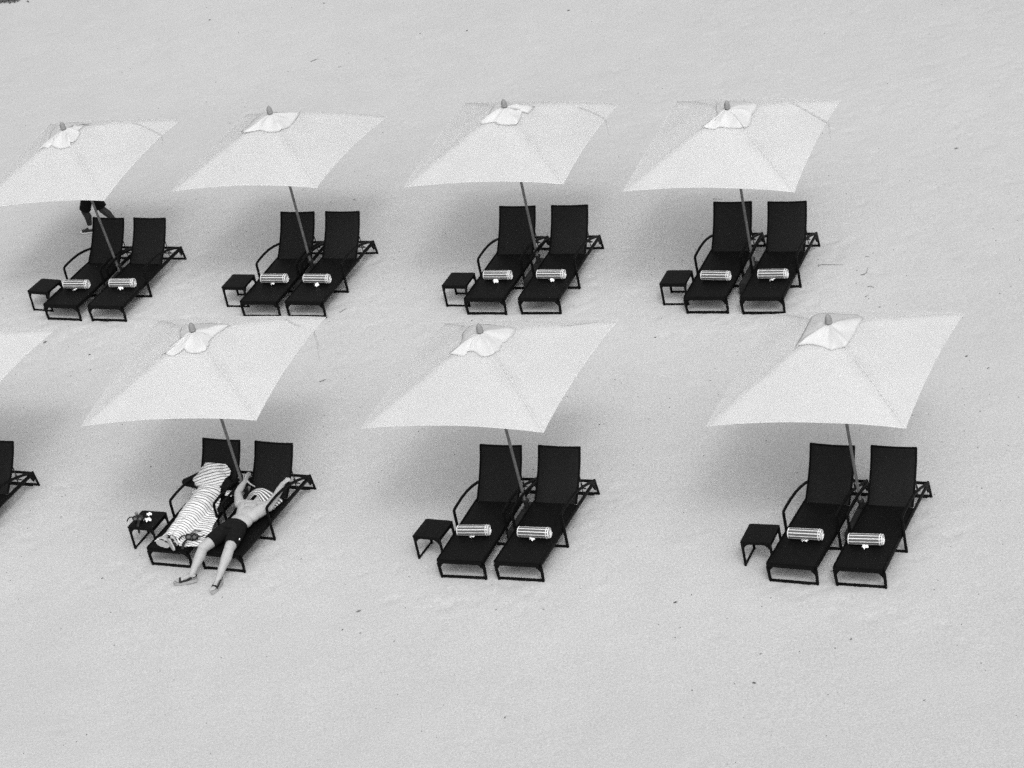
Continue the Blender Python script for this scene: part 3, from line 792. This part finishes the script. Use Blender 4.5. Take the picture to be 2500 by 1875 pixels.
    # nipple
    mb = MB(); mb.sphere((-.035, .945, .543), (.013, .013, .007), 10, 6); mb.sphere((.178, .945, .543), (.013, .013, .007), 10, 6); mb.build('nipple', MAT['mole'], man)
    # sandals
    for (h, t_, a, thk) in ((heelR, toeR, aR, .045), (heelL, toeL, aL, .042)):
        mb = MB(); ax, sd_, up = sole_slab(mb, h + V(0, 0, -.002), t_ + V(0, 0, -.004), thk, .104); sn = mb.build('sandal', MAT['sole'], man)
        mb = MB()
        c1 = h.lerp(t_, .68); arc = [c1 + sd_ * (.053 * cos(x)) + V(0, 0, .052 * sin(x) - .004) for x in [pi * i / 10 for i in range(11)]]
        mb.sweep(arc, .036, .007, side=ax, n=6)
        for s_ in (-1, 1): mb.sweep([c1 + sd_ * .049 * s_ + V(0, 0, .006), h.lerp(t_, .38) + sd_ * .043 * s_ + V(0, 0, .018), h.lerp(t_, .10) + sd_ * .040 * s_ + V(0, 0, .052)], .008, .036, side=sd_, n=6)
        hh = h - ax * .012; arc = [hh + ax * .03 + sd_ * (.041 * cos(x)) - ax * (.050 * sin(x)) + V(0, 0, .05) for x in [pi * i / 10 for i in range(11)]]
        mb.sweep(arc, .008, .030, side=(0, 0, 1), n=6); mb.build('strap', MAT['strap'], sn)
    # hair
    mb = MB(); mb.sphere((.064, 1.335, .428), (.080, .076, .088), 18, 12); mb.build('hair', MAT['hair'], man)
    return man
build_man()

def build_face_towel():
    lx, ly, rz = LOUNGERS['L_r']
    # front edge (under the chin) and back edge, picture left to right, lounger coordinates
    FR = [V(-.250, 1.225, .372), V(-.175, 1.190, .398), V(-.085, 1.172, .475), V(.000, 1.165, .556), V(.070, 1.162, .562), V(.115, 1.140, .515), V(.160, 1.105, .470), V(.205, 1.075, .440), V(.262, 1.110, .385), V(.300, 1.150, .340)]
    BK = [V(-.270, 1.300, .355), V(-.220, 1.335, .420), V(-.120, 1.325, .515), V(-.020, 1.320, .572), V(.060, 1.335, .575), V(.125, 1.360, .540), V(.180, 1.385, .485), V(.225, 1.400, .440), V(.275, 1.400, .390), V(.325, 1.395, .335)]
    def cr(P, f):
        x = f * (len(P) - 1); i = min(len(P) - 2, int(x)); t = x - i
        p0, p1, p2, p3 = P[max(0, i - 1)], P[i], P[i + 1], P[min(len(P) - 1, i + 2)]
        return .5 * ((2 * p1) + (p2 - p0) * t + (2 * p0 - 5 * p1 + 4 * p2 - p3) * t * t + (3 * p1 - p0 - 3 * p2 + p3) * t ** 3)
    rows = []; uv = []; m, n = 18, 44
    for i in range(m + 1):
        f = i / m; row = []
        for j in range(n + 1):
            g = j / n; a, b_ = cr(FR, g), cr(BK, g); q = a.lerp(b_, f)
            q.z += .010 * sin(pi * f) * (1 if .15 < g < .65 else .4) + .010 * sin(f * 24 + 3 * g) * max(0, g - .45) + .006 * noise.noise((g * 9, f * 5, 2))
            row.append(q); uv.append((g * .6, f * .23))
        rows.append(row)
    mb = MB(); mb.grid(rows); o = mb.build('towel', MAT['band'], None, uv=uv, autos=0)
    md = o.modifiers.new('pile', 'SOLIDIFY'); md.thickness = .008; md.offset = 1
    o.location = (lx, ly, 0); o.rotation_euler = (0, 0, rz)
    tag(o, 'towel with broad grey stripes folded over the face of the shirtless sunbather', 'towel')
build_face_towel()

def interp(T, x):
    if x <= T[0][0]: return T[0][1]
    for a, b_ in zip(T, T[1:]):
        if x <= b_[0]: f = (x - a[0]) / (b_[0] - a[0]); f = f * f * (3 - 2 * f) if False else f; return a[1] + (b_[1] - a[1]) * f
    return T[-1][1]
def seat_point(x, s, n):
    """point at height n over the seat / backrest, s measured along it"""
    h = 1.505
    a = max(0, min(1, (s - (h - .16)) / .32)); a = a * a * (3 - 2 * a)
    p0 = V(x, s, .315); p1 = HINGE + BD * (s - h) + V(x, 0, 0)
    if s < h: base = p0 if a == 0 else p0 + V(0, 0, .05 * a * a)
    else: base = p1 + BN * (.05 * (1 - a) * (1 - a) * 1.0 if a < 1 else 0)
    nn = (V(0, 0, 1) * (1 - a) + BN * a).normalized()
    return base + nn * n
def build_covered():
    lx, ly, rz = LOUNGERS['L_l']
    mb = MB(); sp = seat_point
    head = sp(-.03, 1.83, .085)
    mb.sphere(sp(-.02, .93, .085), (.16, .15, .078), 20, 12); mb.sphere(sp(-.03, 1.2, .085), (.145, .19, .078), 20, 12)
    mb.sphere(sp(-.03, 1.45, .088), (.165, .15, .078), 20, 12)
    mb.rcone(sp(-.03, 1.2, .085), .078, sp(-.03, 1.55, .085), .075); mb.rcone(sp(-.03, .9, .085), .078, sp(-.03, 1.3, .085), .078)
    mb.rcone(sp(-.17, 1.60, .10), .06, sp(.11, 1.60, .10), .06); mb.rcone(sp(-.03, 1.6, .09), .055, head, .05)
    mb.sphere(head, (.075, .085, .098), 18, 12)
    for s_ in (-1, 1):
        k = sp(-.03 + s_ * .09, .47, .062); h = sp(-.02 + s_ * .085, .90, .078); a = sp(-.05 + s_ * .08, .13, .06)
        mb.rcone(h, .072, k, .050); mb.rcone(k, .050, k.lerp(a, .35), .046); mb.rcone(k.lerp(a, .35), .046, a, .034)
    # arms folded behind the head
    eL, eR = sp(-.495, 1.635, .085), sp(.285, 1.62, .06)
    mb.rcone(sp(-.19, 1.58, .10), .052, eL, .042); mb.rcone(eL, .040, sp(-.11, 1.86, .05), .028)
    mb.rcone(sp(.13, 1.58, .10), .052, eR, .042); mb.rcone(eR, .040, sp(.05, 1.86, .05), .028)
    hand(mb, sp(-.11, 1.86, .04), (1, .2, .2), (0, -.5, .6), .4, 1); hand(mb, sp(.05, 1.86, .03), (-1, .2, .2), (0, -.5, .6), .4, -1)
    # feet
    f1a, f1b = V(.045, .020, .365), V(-.185, .075, .395)
    f2a, f2b = V(.165, -.005, .360), V(.030, .070, .455)
    mb.rcone(sp(-.13, .13, .075), .036, V(.030, .075, .375), .032); mb.rcone(V(.030, .06, .375), .032, V(-.165, .110, .40), .024)
    mb.rcone(sp(.03, .13, .075), .036, V(.16, .045, .375), .032); mb.rcone(V(.16, .045, .375), .032, V(.055, .105, .455), .024)
    p = mb.build('person', MAT['skin'], None, autos=0); finish_body(p, .0085, 6)
    p.location = (lx, ly, 0); p.rotation_euler = (0, 0, rz)
    tag(p, 'person in black top lying under a long striped towel with sandalled feet showing', 'person')
    # black long-sleeved top
    mb = MB()
    mb.sphere(sp(-.03, 1.2, .085), (.155, .20, .086), 20, 12); mb.sphere(sp(-.03, 1.45, .088), (.175, .155, .086), 20, 12); mb.rcone(sp(-.17, 1.60, .085), .066, sp(.11, 1.60, .085), .066)
    for s0, e, w in ((sp(-.19, 1.58, .10), eL, sp(-.11, 1.86, .05)), (sp(.13, 1.58, .10), eR, sp(.05, 1.86, .05))):
        mb.rcone(s0, .064, e, .064); mb.rcone(e, .060, e.lerp(w, .6), .046)
    t_ = mb.build('top', MAT['black'], p, autos=0); finish_body(t_, .009, 4)
    # sandals, soles towards the viewer
    for a, b_, up in ((V(.040, -.012, .368), V(-.165, .042, .392), V(-.2, .92, -.25)), (V(.160, -.045, .352), V(.040, .045, .442), V(.35, .85, -.1))):
        mb = MB(); ax, sd_, u = sole_slab(mb, a, b_, .022, .098, up=up); s_ = mb.build('sandal', MAT['solegrey'], p)
        mb = MB()
        for f in (.30, .72):
            c1 = a.lerp(b_, f); mb.sweep([c1 + sd_ * (.052 * cos(x)) + u * (.066 * sin(x)) for x in [pi * i / 10 for i in range(11)]], .050, .007, side=ax, n=6)
        mb.build('strap', MAT['strap'], s_)
    # ------ the towel itself
    XL = [(.05, -.30), (.15, -.295), (.30, -.235), (.46, -.165), (.69, -.190), (.92, -.225), (1.2, -.255), (1.38, -.32), (1.47, -.40), (1.56, -.425), (1.66, -.42), (1.76, -.36), (1.88, -.29), (1.97, -.20)]
    XR = [(.05, .36), (.12, .42), (.25, .515), (.40, .50), (.5, .485), (.62, .435), (.74, .405), (.86, .40), (.98, .34), (1.06, .27), (1.2, .235), (1.4, .175), (1.6, .18), (1.75, .22), (1.86, .235), (1.97, .12)]
    SB = [(-.30, .13), (-.15, .185), (-.05, .20), (.05, .17), (.11, .13), (.2, .065), (.33, .05), (.42, .12), (.52, .25)]
    BH = [(.0, .10), (.15, .125), (.30, .125), (.5, .145), (.7, .165), (.95, .200), (1.15, .210), (1.45, .220), (1.62, .195), (1.72, .195), (1.85, .205), (1.93, .165), (1.99, .09)]
    BWd = [(.0, .17), (.3, .17), (.5, .18), (.7, .19), (.95, .215), (1.4, .22), (1.55, .30), (1.66, .37), (1.75, .30), (1.85, .17), (1.97, .15)]
    rows = []; uv = []; m, n = 120, 56
    for i in range(m + 1):
        v = i / m; row = []
        for j in range(n + 1):
            t = j / n
            s = .10 + v * (1.955 - .10); 
            x = interp(XL, s) * (1 - t) + interp(XR, s) * t
            sb = interp(SB, x); s2 = sb + v * (1.955 - sb)
            x = interp(XL, s2) * (1 - t) + interp(XR, s2) * t
            hw = interp(BWd, s2); xc = -.03 if s2 < 1.5 else -.06
            d = abs(x - xc) / hw; hgt = interp(BH, s2)
            prof = sqrt(max(0, 1 - d * d)) if d < 1 else 0
            hh = .016 + (hgt - .016) * max(prof, 0) ** .9
            if d > .8: hh = max(hh, .016 + .05 * max(0, 1 - (d - .8) / .35) * (1 if s2 > .5 else .6))
            # valley between the legs and cloth folds
            if s2 < .85: hh -= .022 * math.exp(-((x + .03) / .035) ** 2) * (1 - s2 / .85) * 1.2
            fold = .016 * noise.noise((x * 3.2, s2 * 11, 3)) + .008 * noise.noise((x * 9, s2 * 5, 6)) + .005 * noise.noise((x * 7, s2 * 27, 8))
            fold += .010 * sin(s2 * 46 + 8 * x) * (1 if 1.0 < s2 < 1.42 else .25) * (.6 + .4 * noise.noise((x * 5, s2 * 4, 0)))
            hh = max(.010, hh + fold)
            q = seat_point(x, s2, hh)
            if abs(x) > .37 and s2 < 1.3: q.z -= min(.03, (abs(x) - .37) * .4)
            row.append(q)
            uv.append((x, s2 - .34 * (x + .1) * min(1, max(0, (s2 - 1.0) / .5))))
        rows.append(row)
    mb = MB(); mb.grid(rows); o = mb.build('towel', MAT['big'], None, uv=uv, autos=0)
    md = o.modifiers.new('pile', 'SOLIDIFY'); md.thickness = .007; md.offset = 1
    o.location = (lx, ly, 0); o.rotation_euler = (0, 0, rz)
    tag(o, 'long white towel with thin dark stripes spread over the person lying covered', 'towel')
    # crumpled white cloth tucked beside the shoulder
    mb = MB(); rows = []
    for i in range(15):
        row = []
        for j in range(11):
            u, v = i / 14, j / 10
            x = .195 + .095 * v + .05 * u; s = 1.56 - .17 * u + .02 * v
            row.append(seat_point(x, s, .055 + .035 * sin(pi * u) * sin(pi * v) + .022 * noise.noise((u * 5, v * 5, 1)) - .03 * v))
        rows.append(row)
    mb.grid(rows); o = mb.build('crumpled_cloth', MAT['white'], None, autos=0); md = o.modifiers.new('pile', 'SOLIDIFY'); md.thickness = .008; md.offset = 1
    o.location = (lx, ly, 0); o.rotation_euler = (0, 0, rz)
    tag(o, 'crumpled plain white cloth tucked beside the shoulder of the covered person', 'cloth')
build_covered()

def build_walker():
    # stands in a local frame: +x is walking direction (picture left), z up
    foot = ground(212, 568); toe_w = ground(194, 572.5)
    d = ground(194, 572.6) - ground(223.5, 569); ang = math.atan2(d.y, d.x)
    loc = ground(230, 566.5)      # heel of the front foot
    mb = MB()
    # front leg
    aF = V(.045, 0, .09); kF = V(.055, .0, .455); hip = V(-.115, -.03, .835)
    mb.rcone(hip + V(0, .085, 0), .088, kF + V(0, .02, 0), .070); mb.rcone(kF + V(0, .02, 0), .068, V(.028, .01, .34), .070); mb.rcone(V(.028, .01, .34), .070, V(.045, 0, .17), .048); mb.rcone(V(.045, 0, .17), .042, aF, .036)
    mb.rcone(aF, .036, V(.02, 0, .04), .034); mb.rcone(V(.03, 0, .045), .034, V(.19, 0, .035), .026)
    # trailing leg
    kB = V(-.245, -.09, .395); aB = V(-.43, -.10, .115)
    mb.rcone(hip + V(0, -.085, 0),   .088, kB, .070); c = kB.lerp(aB, .35) + V(-.01, 0, .01); mb.rcone(kB, .069, c, .070); mb.rcone(c, .070, aB, .040)
    mb.rcone(aB, .036, V(-.465, -.10, .08), .034); mb.rcone(V(-.46, -.10, .08), .034, V(-.30, -.10, .04), .026)
    # trunk, arms, head
    mb.sphere(hip + V(0, 0, .05), (.12, .165, .12), 20, 12); mb.sphere(V(-.075, -.03, 1.05), (.105, .15, .19), 20, 12); mb.sphere(V(-.045, -.03, 1.27), (.115, .18, .17), 20, 12)
    mb.rcone(V(-.045, -.2, 1.38), .06, V(-.045, .14, 1.38), .06); mb.rcone(V(-.04, -.03, 1.38), .055, V(-.015, -.03, 1.52), .052)
    mb.sphere(V(.005, -.03, 1.61), (.093, .075, .112), 18, 12); mb.sphere(V(.10, -.03, 1.60), (.018, .012, .022), 8, 6); mb.rcone(V(.05, -.03, 1.54), .04, V(.06, -.03, 1.55), .036)
    for s_ in (-1, 1): mb.sphere(V(.0, -.03 + s_ * .077, 1.61), (.018, .010, .030), 8, 6)
    for s_, e, w in ((1, V(-.19, .20, 1.12), V(-.06, .20, .90)), (-1, V(.06, -.26, 1.12), V(.21, -.25, .95))):
        s0 = V(-.045, -.03 + s_ * .175, 1.37); mb.rcone(s0, .055, e, .042); mb.rcone(e, .042, w, .028); hand(mb, w, w - e, (0, -s_, 0), .35, s_)
    p = mb.build('person', MAT['darkskin'], None, autos=0); finish_body(p, .009, 6)
    p.location = (loc.x, loc.y, 0); p.rotation_euler = (0, 0, ang)
    tag(p, 'person striding in black shorts and low dark sneakers behind the far left loungers', 'person')
    mb = MB()
    for h, k_, f in ((hip + V(0, .085, 0), kF + V(0, .02, 0), .90), (hip + V(0, -.085, 0), kB, .90)):
        q = (k_ - h).normalized().to_track_quat('Z', 'Y'); L = (k_ - h).length * f; mb.lathe([(-.05, .10), (0, .112), (L * .5, .108), (L, .110)], 26, h, q)
    mb.sphere(hip + V(0, 0, .06), (.135, .178, .14), 20, 12); mb.rcone(hip + V(0, -.05, -.04), .10, hip + V(0, .05, -.04), .10)
    s_ = mb.build('shorts', MAT['black'], p, autos=0); finish_body(s_, .009, 3)
    mb = MB(); mb.sphere(V(-.075, -.03, 1.05), (.118, .163, .2), 20, 12); mb.sphere(V(-.045, -.03, 1.27), (.128, .19, .18), 20, 12); mb.rcone(V(-.045, -.2, 1.38), .072, V(-.045, .14, 1.38), .072)
    for s_, e in ((1, V(-.19, .20, 1.12)), (-1, V(.06, -.26, 1.12))):
        s0 = V(-.045, -.03 + s_ * .175, 1.37); mb.rcone(s0, .068, s0.lerp(e, .6), .062)
    mb.sphere(V(-.095, -.03, .93), (.125, .165, .10), 20, 12)
    t_ = mb.build('shirt', MAT['black'], p, autos=0); finish_body(t_, .010, 3)
    mb = MB(); mb.sphere(V(-.012, -.03, 1.64), (.095, .082, .098), 16, 10); mb.build('hair', MAT['hair'], p)
    def shoe(a, toe, ankle_top, sock0):
        ax = (toe - a).normalized(); up = V(0, 0, 1); up = (up - ax * up.dot(ax)).normalized(); sd_ = ax.cross(up)
        mb = MB(); mb.rcone(sock0, .047, ankle_top + (sock0 - ankle_top) * .0, .044); so_ = mb.build('sock', MAT['sock'], p, autos=0)
        mb = MB(); sole_slab(mb, a + up * .026, toe + up * .026, .026, .098, up=up); sh_ = mb.build('sneaker', MAT['white'], p)
        mb = MB()
        mb.rcone(a + up * .055 - ax * .005, .042, a + ax * .10 + up * .058, .043); mb.rcone(a + ax * .10 + up * .055, .043, a + ax * .19 + up * .04, .034)
        mb.build('upper', MAT['shoe'], sh_, autos=0)
        mb = MB(); mb.sphere(a + ax * .225 + up * .036, (.034, .038, .022), 12, 8, Matrix((ax, sd_, up)).transposed()); mb.build('toe_cap', MAT['white'], sh_)
        mb = MB()
        for i in range(5):
            c = a + ax * (.10 + .024 * i) + up * (.104 - .011 * i); mb.sweep([c - sd_ * .022, c + up * .004, c + sd_ * .022], .006, .004, side=ax, n=6)
        mb.build('laces', MAT['white'], sh_)
    shoe(V(.015, 0, 0), V(.245, 0, .002), V(.045, 0, .10), V(.045, 0, .145))
    shoe(V(-.485, -.10, .055), V(-.27, -.10, .004), aB, kB.lerp(aB, .84))
build_walker()

# ------------------------------------------------------------------ dive masks
def make_mask(name, snorkel):
    t = empty(name, (0, 0, 0))
    mb = MB()
    for s_ in (-1, 1):
        ring = [V(s_ * .042 + .038 * cos(a) * (1 + .08 * cos(2 * a)), -.012 - .012 * abs(s_ * .042 + .038 * cos(a)) * 3, .052 + .033 * sin(a)) for a in [2 * pi * i / 20 for i in range(20)]]
        mb.sweep(ring, .026, .026, side=(0, 1, 0), n=8, closed=True)
    rows = []
    for i in range(9):
        f = i / 8; row = []
        for j in range(25):
            a = 2 * pi * j / 24; r = 1 - .12 * f
            row.append((.082 * cos(a) * r, -.008 + .055 * f, .050 + .045 * sin(a) * r - (.014 * math.exp(-((a - 1.5 * pi) / .3) ** 2))))
        rows.append(row)
    mb.grid(rows); mb.rcone((0, -.022, .045), .014, (0, -.026, .018), .018)
    o = mb.build('mask_skirt', MAT['rubber'], t, autos=0); md = o.modifiers.new('thickness', 'SOLIDIFY'); md.thickness = .004
    for s_ in (-1, 1):
        mb = MB(); q = [(s_ * .042 + .026 * cos(a), -.020 - .012 * abs(s_ * .042 + .034 * cos(a)) * 3, .052 + .022 * sin(a)) for a in [2 * pi * i / 20 for i in range(20)]]
        b = mb.add([(x, y, z) for x, y, z in q] + [(x, y - .003, z) for x, y, z in q], [tuple(range(20)), tuple(reversed(range(20, 40)))] + [(i, (i + 1) % 20, 20 + (i + 1) % 20, 20 + i) for i in range(20)])
        mb.build('lens', MAT['lens'], t)
    mb = MB()
    mb.sweep([(-.082, .0, .05), (-.115, .01, .062), (-.145, .0, .060), (-.17, -.025, .035), (-.185, -.03, .008)], .020, .005, side=(0, 0, 1), n=6)
    mb.build('strap', MAT['strap'], t); mb = MB()
    mb.sweep([(.082, .0, .05), (.105, .015, .045), (.135, .03, .055), (.165, .04, .062)], .016, .005, side=(0, 0, 1), n=6)
    mb.build('strap', MAT['strap'], t)
    mb = MB(); mb.sweep(snorkel['hang'], .038, .007, side=(1, .1, 0), n=6); mb.build('hanging_strap', MAT['strap'], t)
    if snorkel.get('tube'):
        mb = MB(); mb.tube(snorkel['tube'], .0115, n=10); mb.build('snorkel', MAT['snork'], t)
    if snorkel.get('bulb'):
        mb = MB(); mb.sphere(snorkel['bulb'], (.026, .022, .033), 12, 8); mb.build('purge_valve', MAT['snork'], t)
    return t
a_ = LOUNGERS['L_l'][2]
mk = make_mask('dive_mask', dict(hang=[(-.055, -.02, .03), (-.058, -.07, .018), (-.062, -.12, .005), (-.064, -.165, -.03), (-.066, -.175, -.07)], tube=[(-.02, .02, .085), (-.025, .08, .10), (-.022, .15, .095), (.0, .22, .075), (.045, .27, .062), (.09, .30, .06)]))
mk.location = to_world('L_l', .335, .205, .345); mk.rotation_euler = (-.35, 0, a_ + .12); mk.scale = (1.15, 1.15, 1.15)
tag(mk, 'black dive mask with bent snorkel lying on the striped towel by the covered feet', 'dive mask')
tx, ty, ta = TABLES['L']
mk = make_mask('dive_mask', dict(hang=[(.02, -.02, .03), (.035, -.07, .012), (.05, -.125, .006), (.052, -.142, -.02), (.055, -.145, -.13)], bulb=(-.06, .07, .095)))
def on_table(x, y, z): return Vector((tx + cos(ta) * x - sin(ta) * y, ty + sin(ta) * x + cos(ta) * y, z))
mk.location = on_table(-.105, -.065, TH - .004); mk.rotation_euler = (-.15, 0, ta + .08)
tag(mk, 'black dive mask on the side table, strap hanging over the front edge', 'dive mask')
put_flower(on_table(-.018, .105, TH), 1.0, .1, 'white plumeria lying alone farther back on the side table', 1.0)
put_flower(on_table(.045, -.050, TH), 2.1, .2, 'white plumeria on the side table right beside the dive mask', 1.35)

# ------------------------------------------------------------------ leaves, twigs and weed on the sand
def make_leaf(w, l, curl):
    rows = []
    for i in range(9):
        f = i / 8; row = []
        for j in range(5):
            g = j / 4 - .5; ww = w * sin(pi * (f * .94 + .03)) ** .7
            row.append((l * (f - .5), g * ww, .004 + curl * (2 * g) ** 2 * ww + .35 * curl * l * (f - .5) ** 2 * 2))
        rows.append(row)
    mb = MB(); mb.grid(rows); o = mb.build('fallen_leaf', MAT['leaf2'], None, autos=0); md = o.modifiers.new('thickness', 'SOLIDIFY'); md.thickness = .002
    return o
LEAVES = [((110, 836), 'leaf', .13, .7, 'pale grey curled leaf on the sand beside the cut-off parasol'), ((219, 866), 'leaf2', .075, .3, 'small dark leaf on the sand left of the sunbathers\' parasol'), ((512, 49), 'leaf2', .10, .4, 'dark leaf on the open sand near the top, left of centre'),
 ((791, 8), 'leaf2', .09, 2.6, 'dark leaf at the very top edge of the sand'), ((1388, 26), 'leaf2', .10, .2, 'dark leaf near the top edge above the third back row parasol'), ((1140, 75), 'leaf2', .08, .3, 'thin dark leaf on the sand above the third back row parasol, left of its finial'), ((1026, 82), 'leaf2', .06, .6, 'tiny dark leaf on the far sand between the second and third back row parasols'),
 ((876, 1493), 'leaf', .115, .3, 'grey triangular leaf on the sand in front of the middle and left loungers'), ((1649, 1471), 'leaf2', .085, .2, 'round dark leaf on the sand in front of the gap between middle and right sets'), ((836, 1538), 'leaf2', .05, .9, 'tiny dark leaf just below left of the grey triangular leaf'), ((880, 1546), 'leaf', .05, .5, 'tiny grey leaf just below the grey triangular leaf'),
 ((1327, 1488), 'leaf', .05, .1, 'tiny grey leaf in front of the right lounger of the middle front set'), ((1211, 1489), 'leaf', .045, .1, 'tiny grey leaf in front of the middle front set, near its left lounger'), ((1233, 1752), 'leaf2', .055, 1.2, 'small dark leaf low on the open sand below the middle set'), ((2257, 1710), 'leaf2', .045, .2, 'small dark leaf low on the sand below the right front set'),
 ((1841, 1668), 'leaf2', .085, 2.5, 'thin dark leaf on the open sand at lower right'), ((2078, 1561), 'leaf', .075, .9, 'thin grey leaf on the sand below the right front lounger pair'), ((1857, 1597), 'leaf', .06, .2, 'pale grey leaf on the sand at lower right, below the side table'), ((2148, 750), 'leaf2', .055, .1, 'small dark leaf above the right front parasol canopy'),
 ((2360, 870), 'leaf2', .075, .6, 'dark leaf on the sand right of the right front parasol'), ((2413, 899), 'leaf2', .06, .2, 'round dark leaf at far right of the right front parasol'), ((2335, 363), 'leaf', .11, 2.9, 'grey leaf on the sand at upper right'), ((1600, 824), 'leaf2', .07, .2, 'small dark leaf between the middle and right front parasols'), ((1188, 256), 'leaf2', .06, 2.0, 'tiny dark leaf beside the third back row parasol tip'),
 ((2030, 1395), 'leaf2', .05, .2, 'round dark speck leaf between the legs of the right front loungers'), ((610, 845), 'leaf2', .05, .3, 'tiny dark leaf beside the vent cap of the sunbathers\' parasol'), ((865, 487), 'leaf2', .07, 2.4, 'small dark leaf on the sand right of the second back row parasol'), ((310, 503), 'leaf2', .06, .2, 'tiny dark leaf right of the far left parasol'), ((690, 1412), 'leaf2', .06, .2, 'tiny dark leaf left of the lying person\'s sandals')]
LEAVES[-1] = ((250, 1412), 'leaf2', .06, .2, 'small thin dark leaf on the sand left of the sandalled feet')
lp = [make_leaf(.5, 1.0, .16), make_leaf(.42, 1.0, .30)]; lu = set()
for i, (p, mt, L, rz, lab) in enumerate(LEAVES):
    v = 0 if mt == 'leaf2' else 1
    o = lp[v] if v not in lu else lp[v].copy()
    if v in lu: COL.objects.link(o)
    lu.add(v); w = ground(*p); o.location = (w.x, w.y, .004); o.rotation_euler = (0, .05, rz); o.scale = (L * .66, L * .66, L * .66)
    if v == 1 and len(o.data.materials): o.data.materials[0] = MAT['leaf']
    tag(o, lab, 'leaf', 'fallen leaves on the sand')
TW_ = [([(758, 151), (768, 147), (778, 143)], 'thin pale twig on the far sand right of centre top'), ([(825, 164), (835, 163)], 'short thin twig on the far sand, lower right of the longer pale one'), ([(1997, 648), (2012, 647), (2028, 647), (2060, 647)], 'long dark twig lying level, right of the far right loungers'),
 ([(2100, 672), (2108, 671), (2116, 666), (2119, 652)], 'hooked twig on the sand farther right of the far right loungers'), ([(2118, 701), (2126, 699), (2134, 703)], 'short curved twig right of the far right loungers'), ([(2112, 627), (2124, 627)], 'short straight twig above the hooked one'), ([(780, 933), (790, 929), (797, 926)], 'small dark twig on the sand right of the sunbathers\' parasol'),
 ([(830, 763), (838, 758), (848, 752)], 'dark twig on the sand just right of the second back row loungers'), ([(2112, 725), (2122, 720)], 'tiny twig low right of the far right loungers'), ([(1740, 486), (1765, 487)], 'thin twig behind the far right loungers below their parasol')]
for pts, lab in TW_:
    P = [ground(*q) for q in pts]; o0 = P[0].copy(); mb = MB()
    mb.tube([q - o0 + V(0, 0, .006) for q in P], .007, n=6, taper=[1 - .6 * abs(2 * i / max(1, len(P) - 1) - .6) for i in range(len(P))])
    o = mb.build('twig', MAT['twig']); o.location = o0; tag(o, lab, 'twig', 'dry twigs on the sand')
# dark weed at the upper left corner
mb = MB(); rnd = random.Random(9)
for i in range(260):
    u, v = abs(rnd.gauss(0, 22)) - 6, abs(rnd.gauss(0, 4)) - 3
    p = ground(u, v); a = rnd.uniform(0, 6.3); L = rnd.uniform(.05, .16); q = p + V(cos(a) * L, sin(a) * L, rnd.uniform(.0, .05))
    mb.tube([p + V(0, 0, .005), p.lerp(q, .5) + V(0, 0, .025), q], rnd.uniform(.006, .014), n=5)
o = mb.build('dry_seaweed', MAT['weed'], None); tag(o, 'dark dry seaweed scattered in the upper left corner of the sand', 'seaweed', None, 'stuff')
# tiny crumbs of shell and weed nobody could count
mb = MB(); rnd = random.Random(21)
for i in range(800):
    u, v = rnd.uniform(0, 2500), rnd.uniform(0, 1875)
    if rnd.random() < .45: v = rnd.gauss(600, 130)
    if rnd.random() < .25: v = rnd.gauss(1120, 160)
    p = ground(u, v); s_ = rnd.uniform(.003, .009)
    mb.sphere((p.x, p.y, s_ * .3), (s_ * rnd.uniform(.7, 1.8), s_, s_ * .5), 5, 3, Matrix.Rotation(rnd.uniform(0, 3), 3, 'Z'))
o = mb.build('sand_debris', MAT['leaf2'], None); tag(o, 'tiny dark crumbs of weed and shell strewn over the sand', 'debris', None, 'stuff')
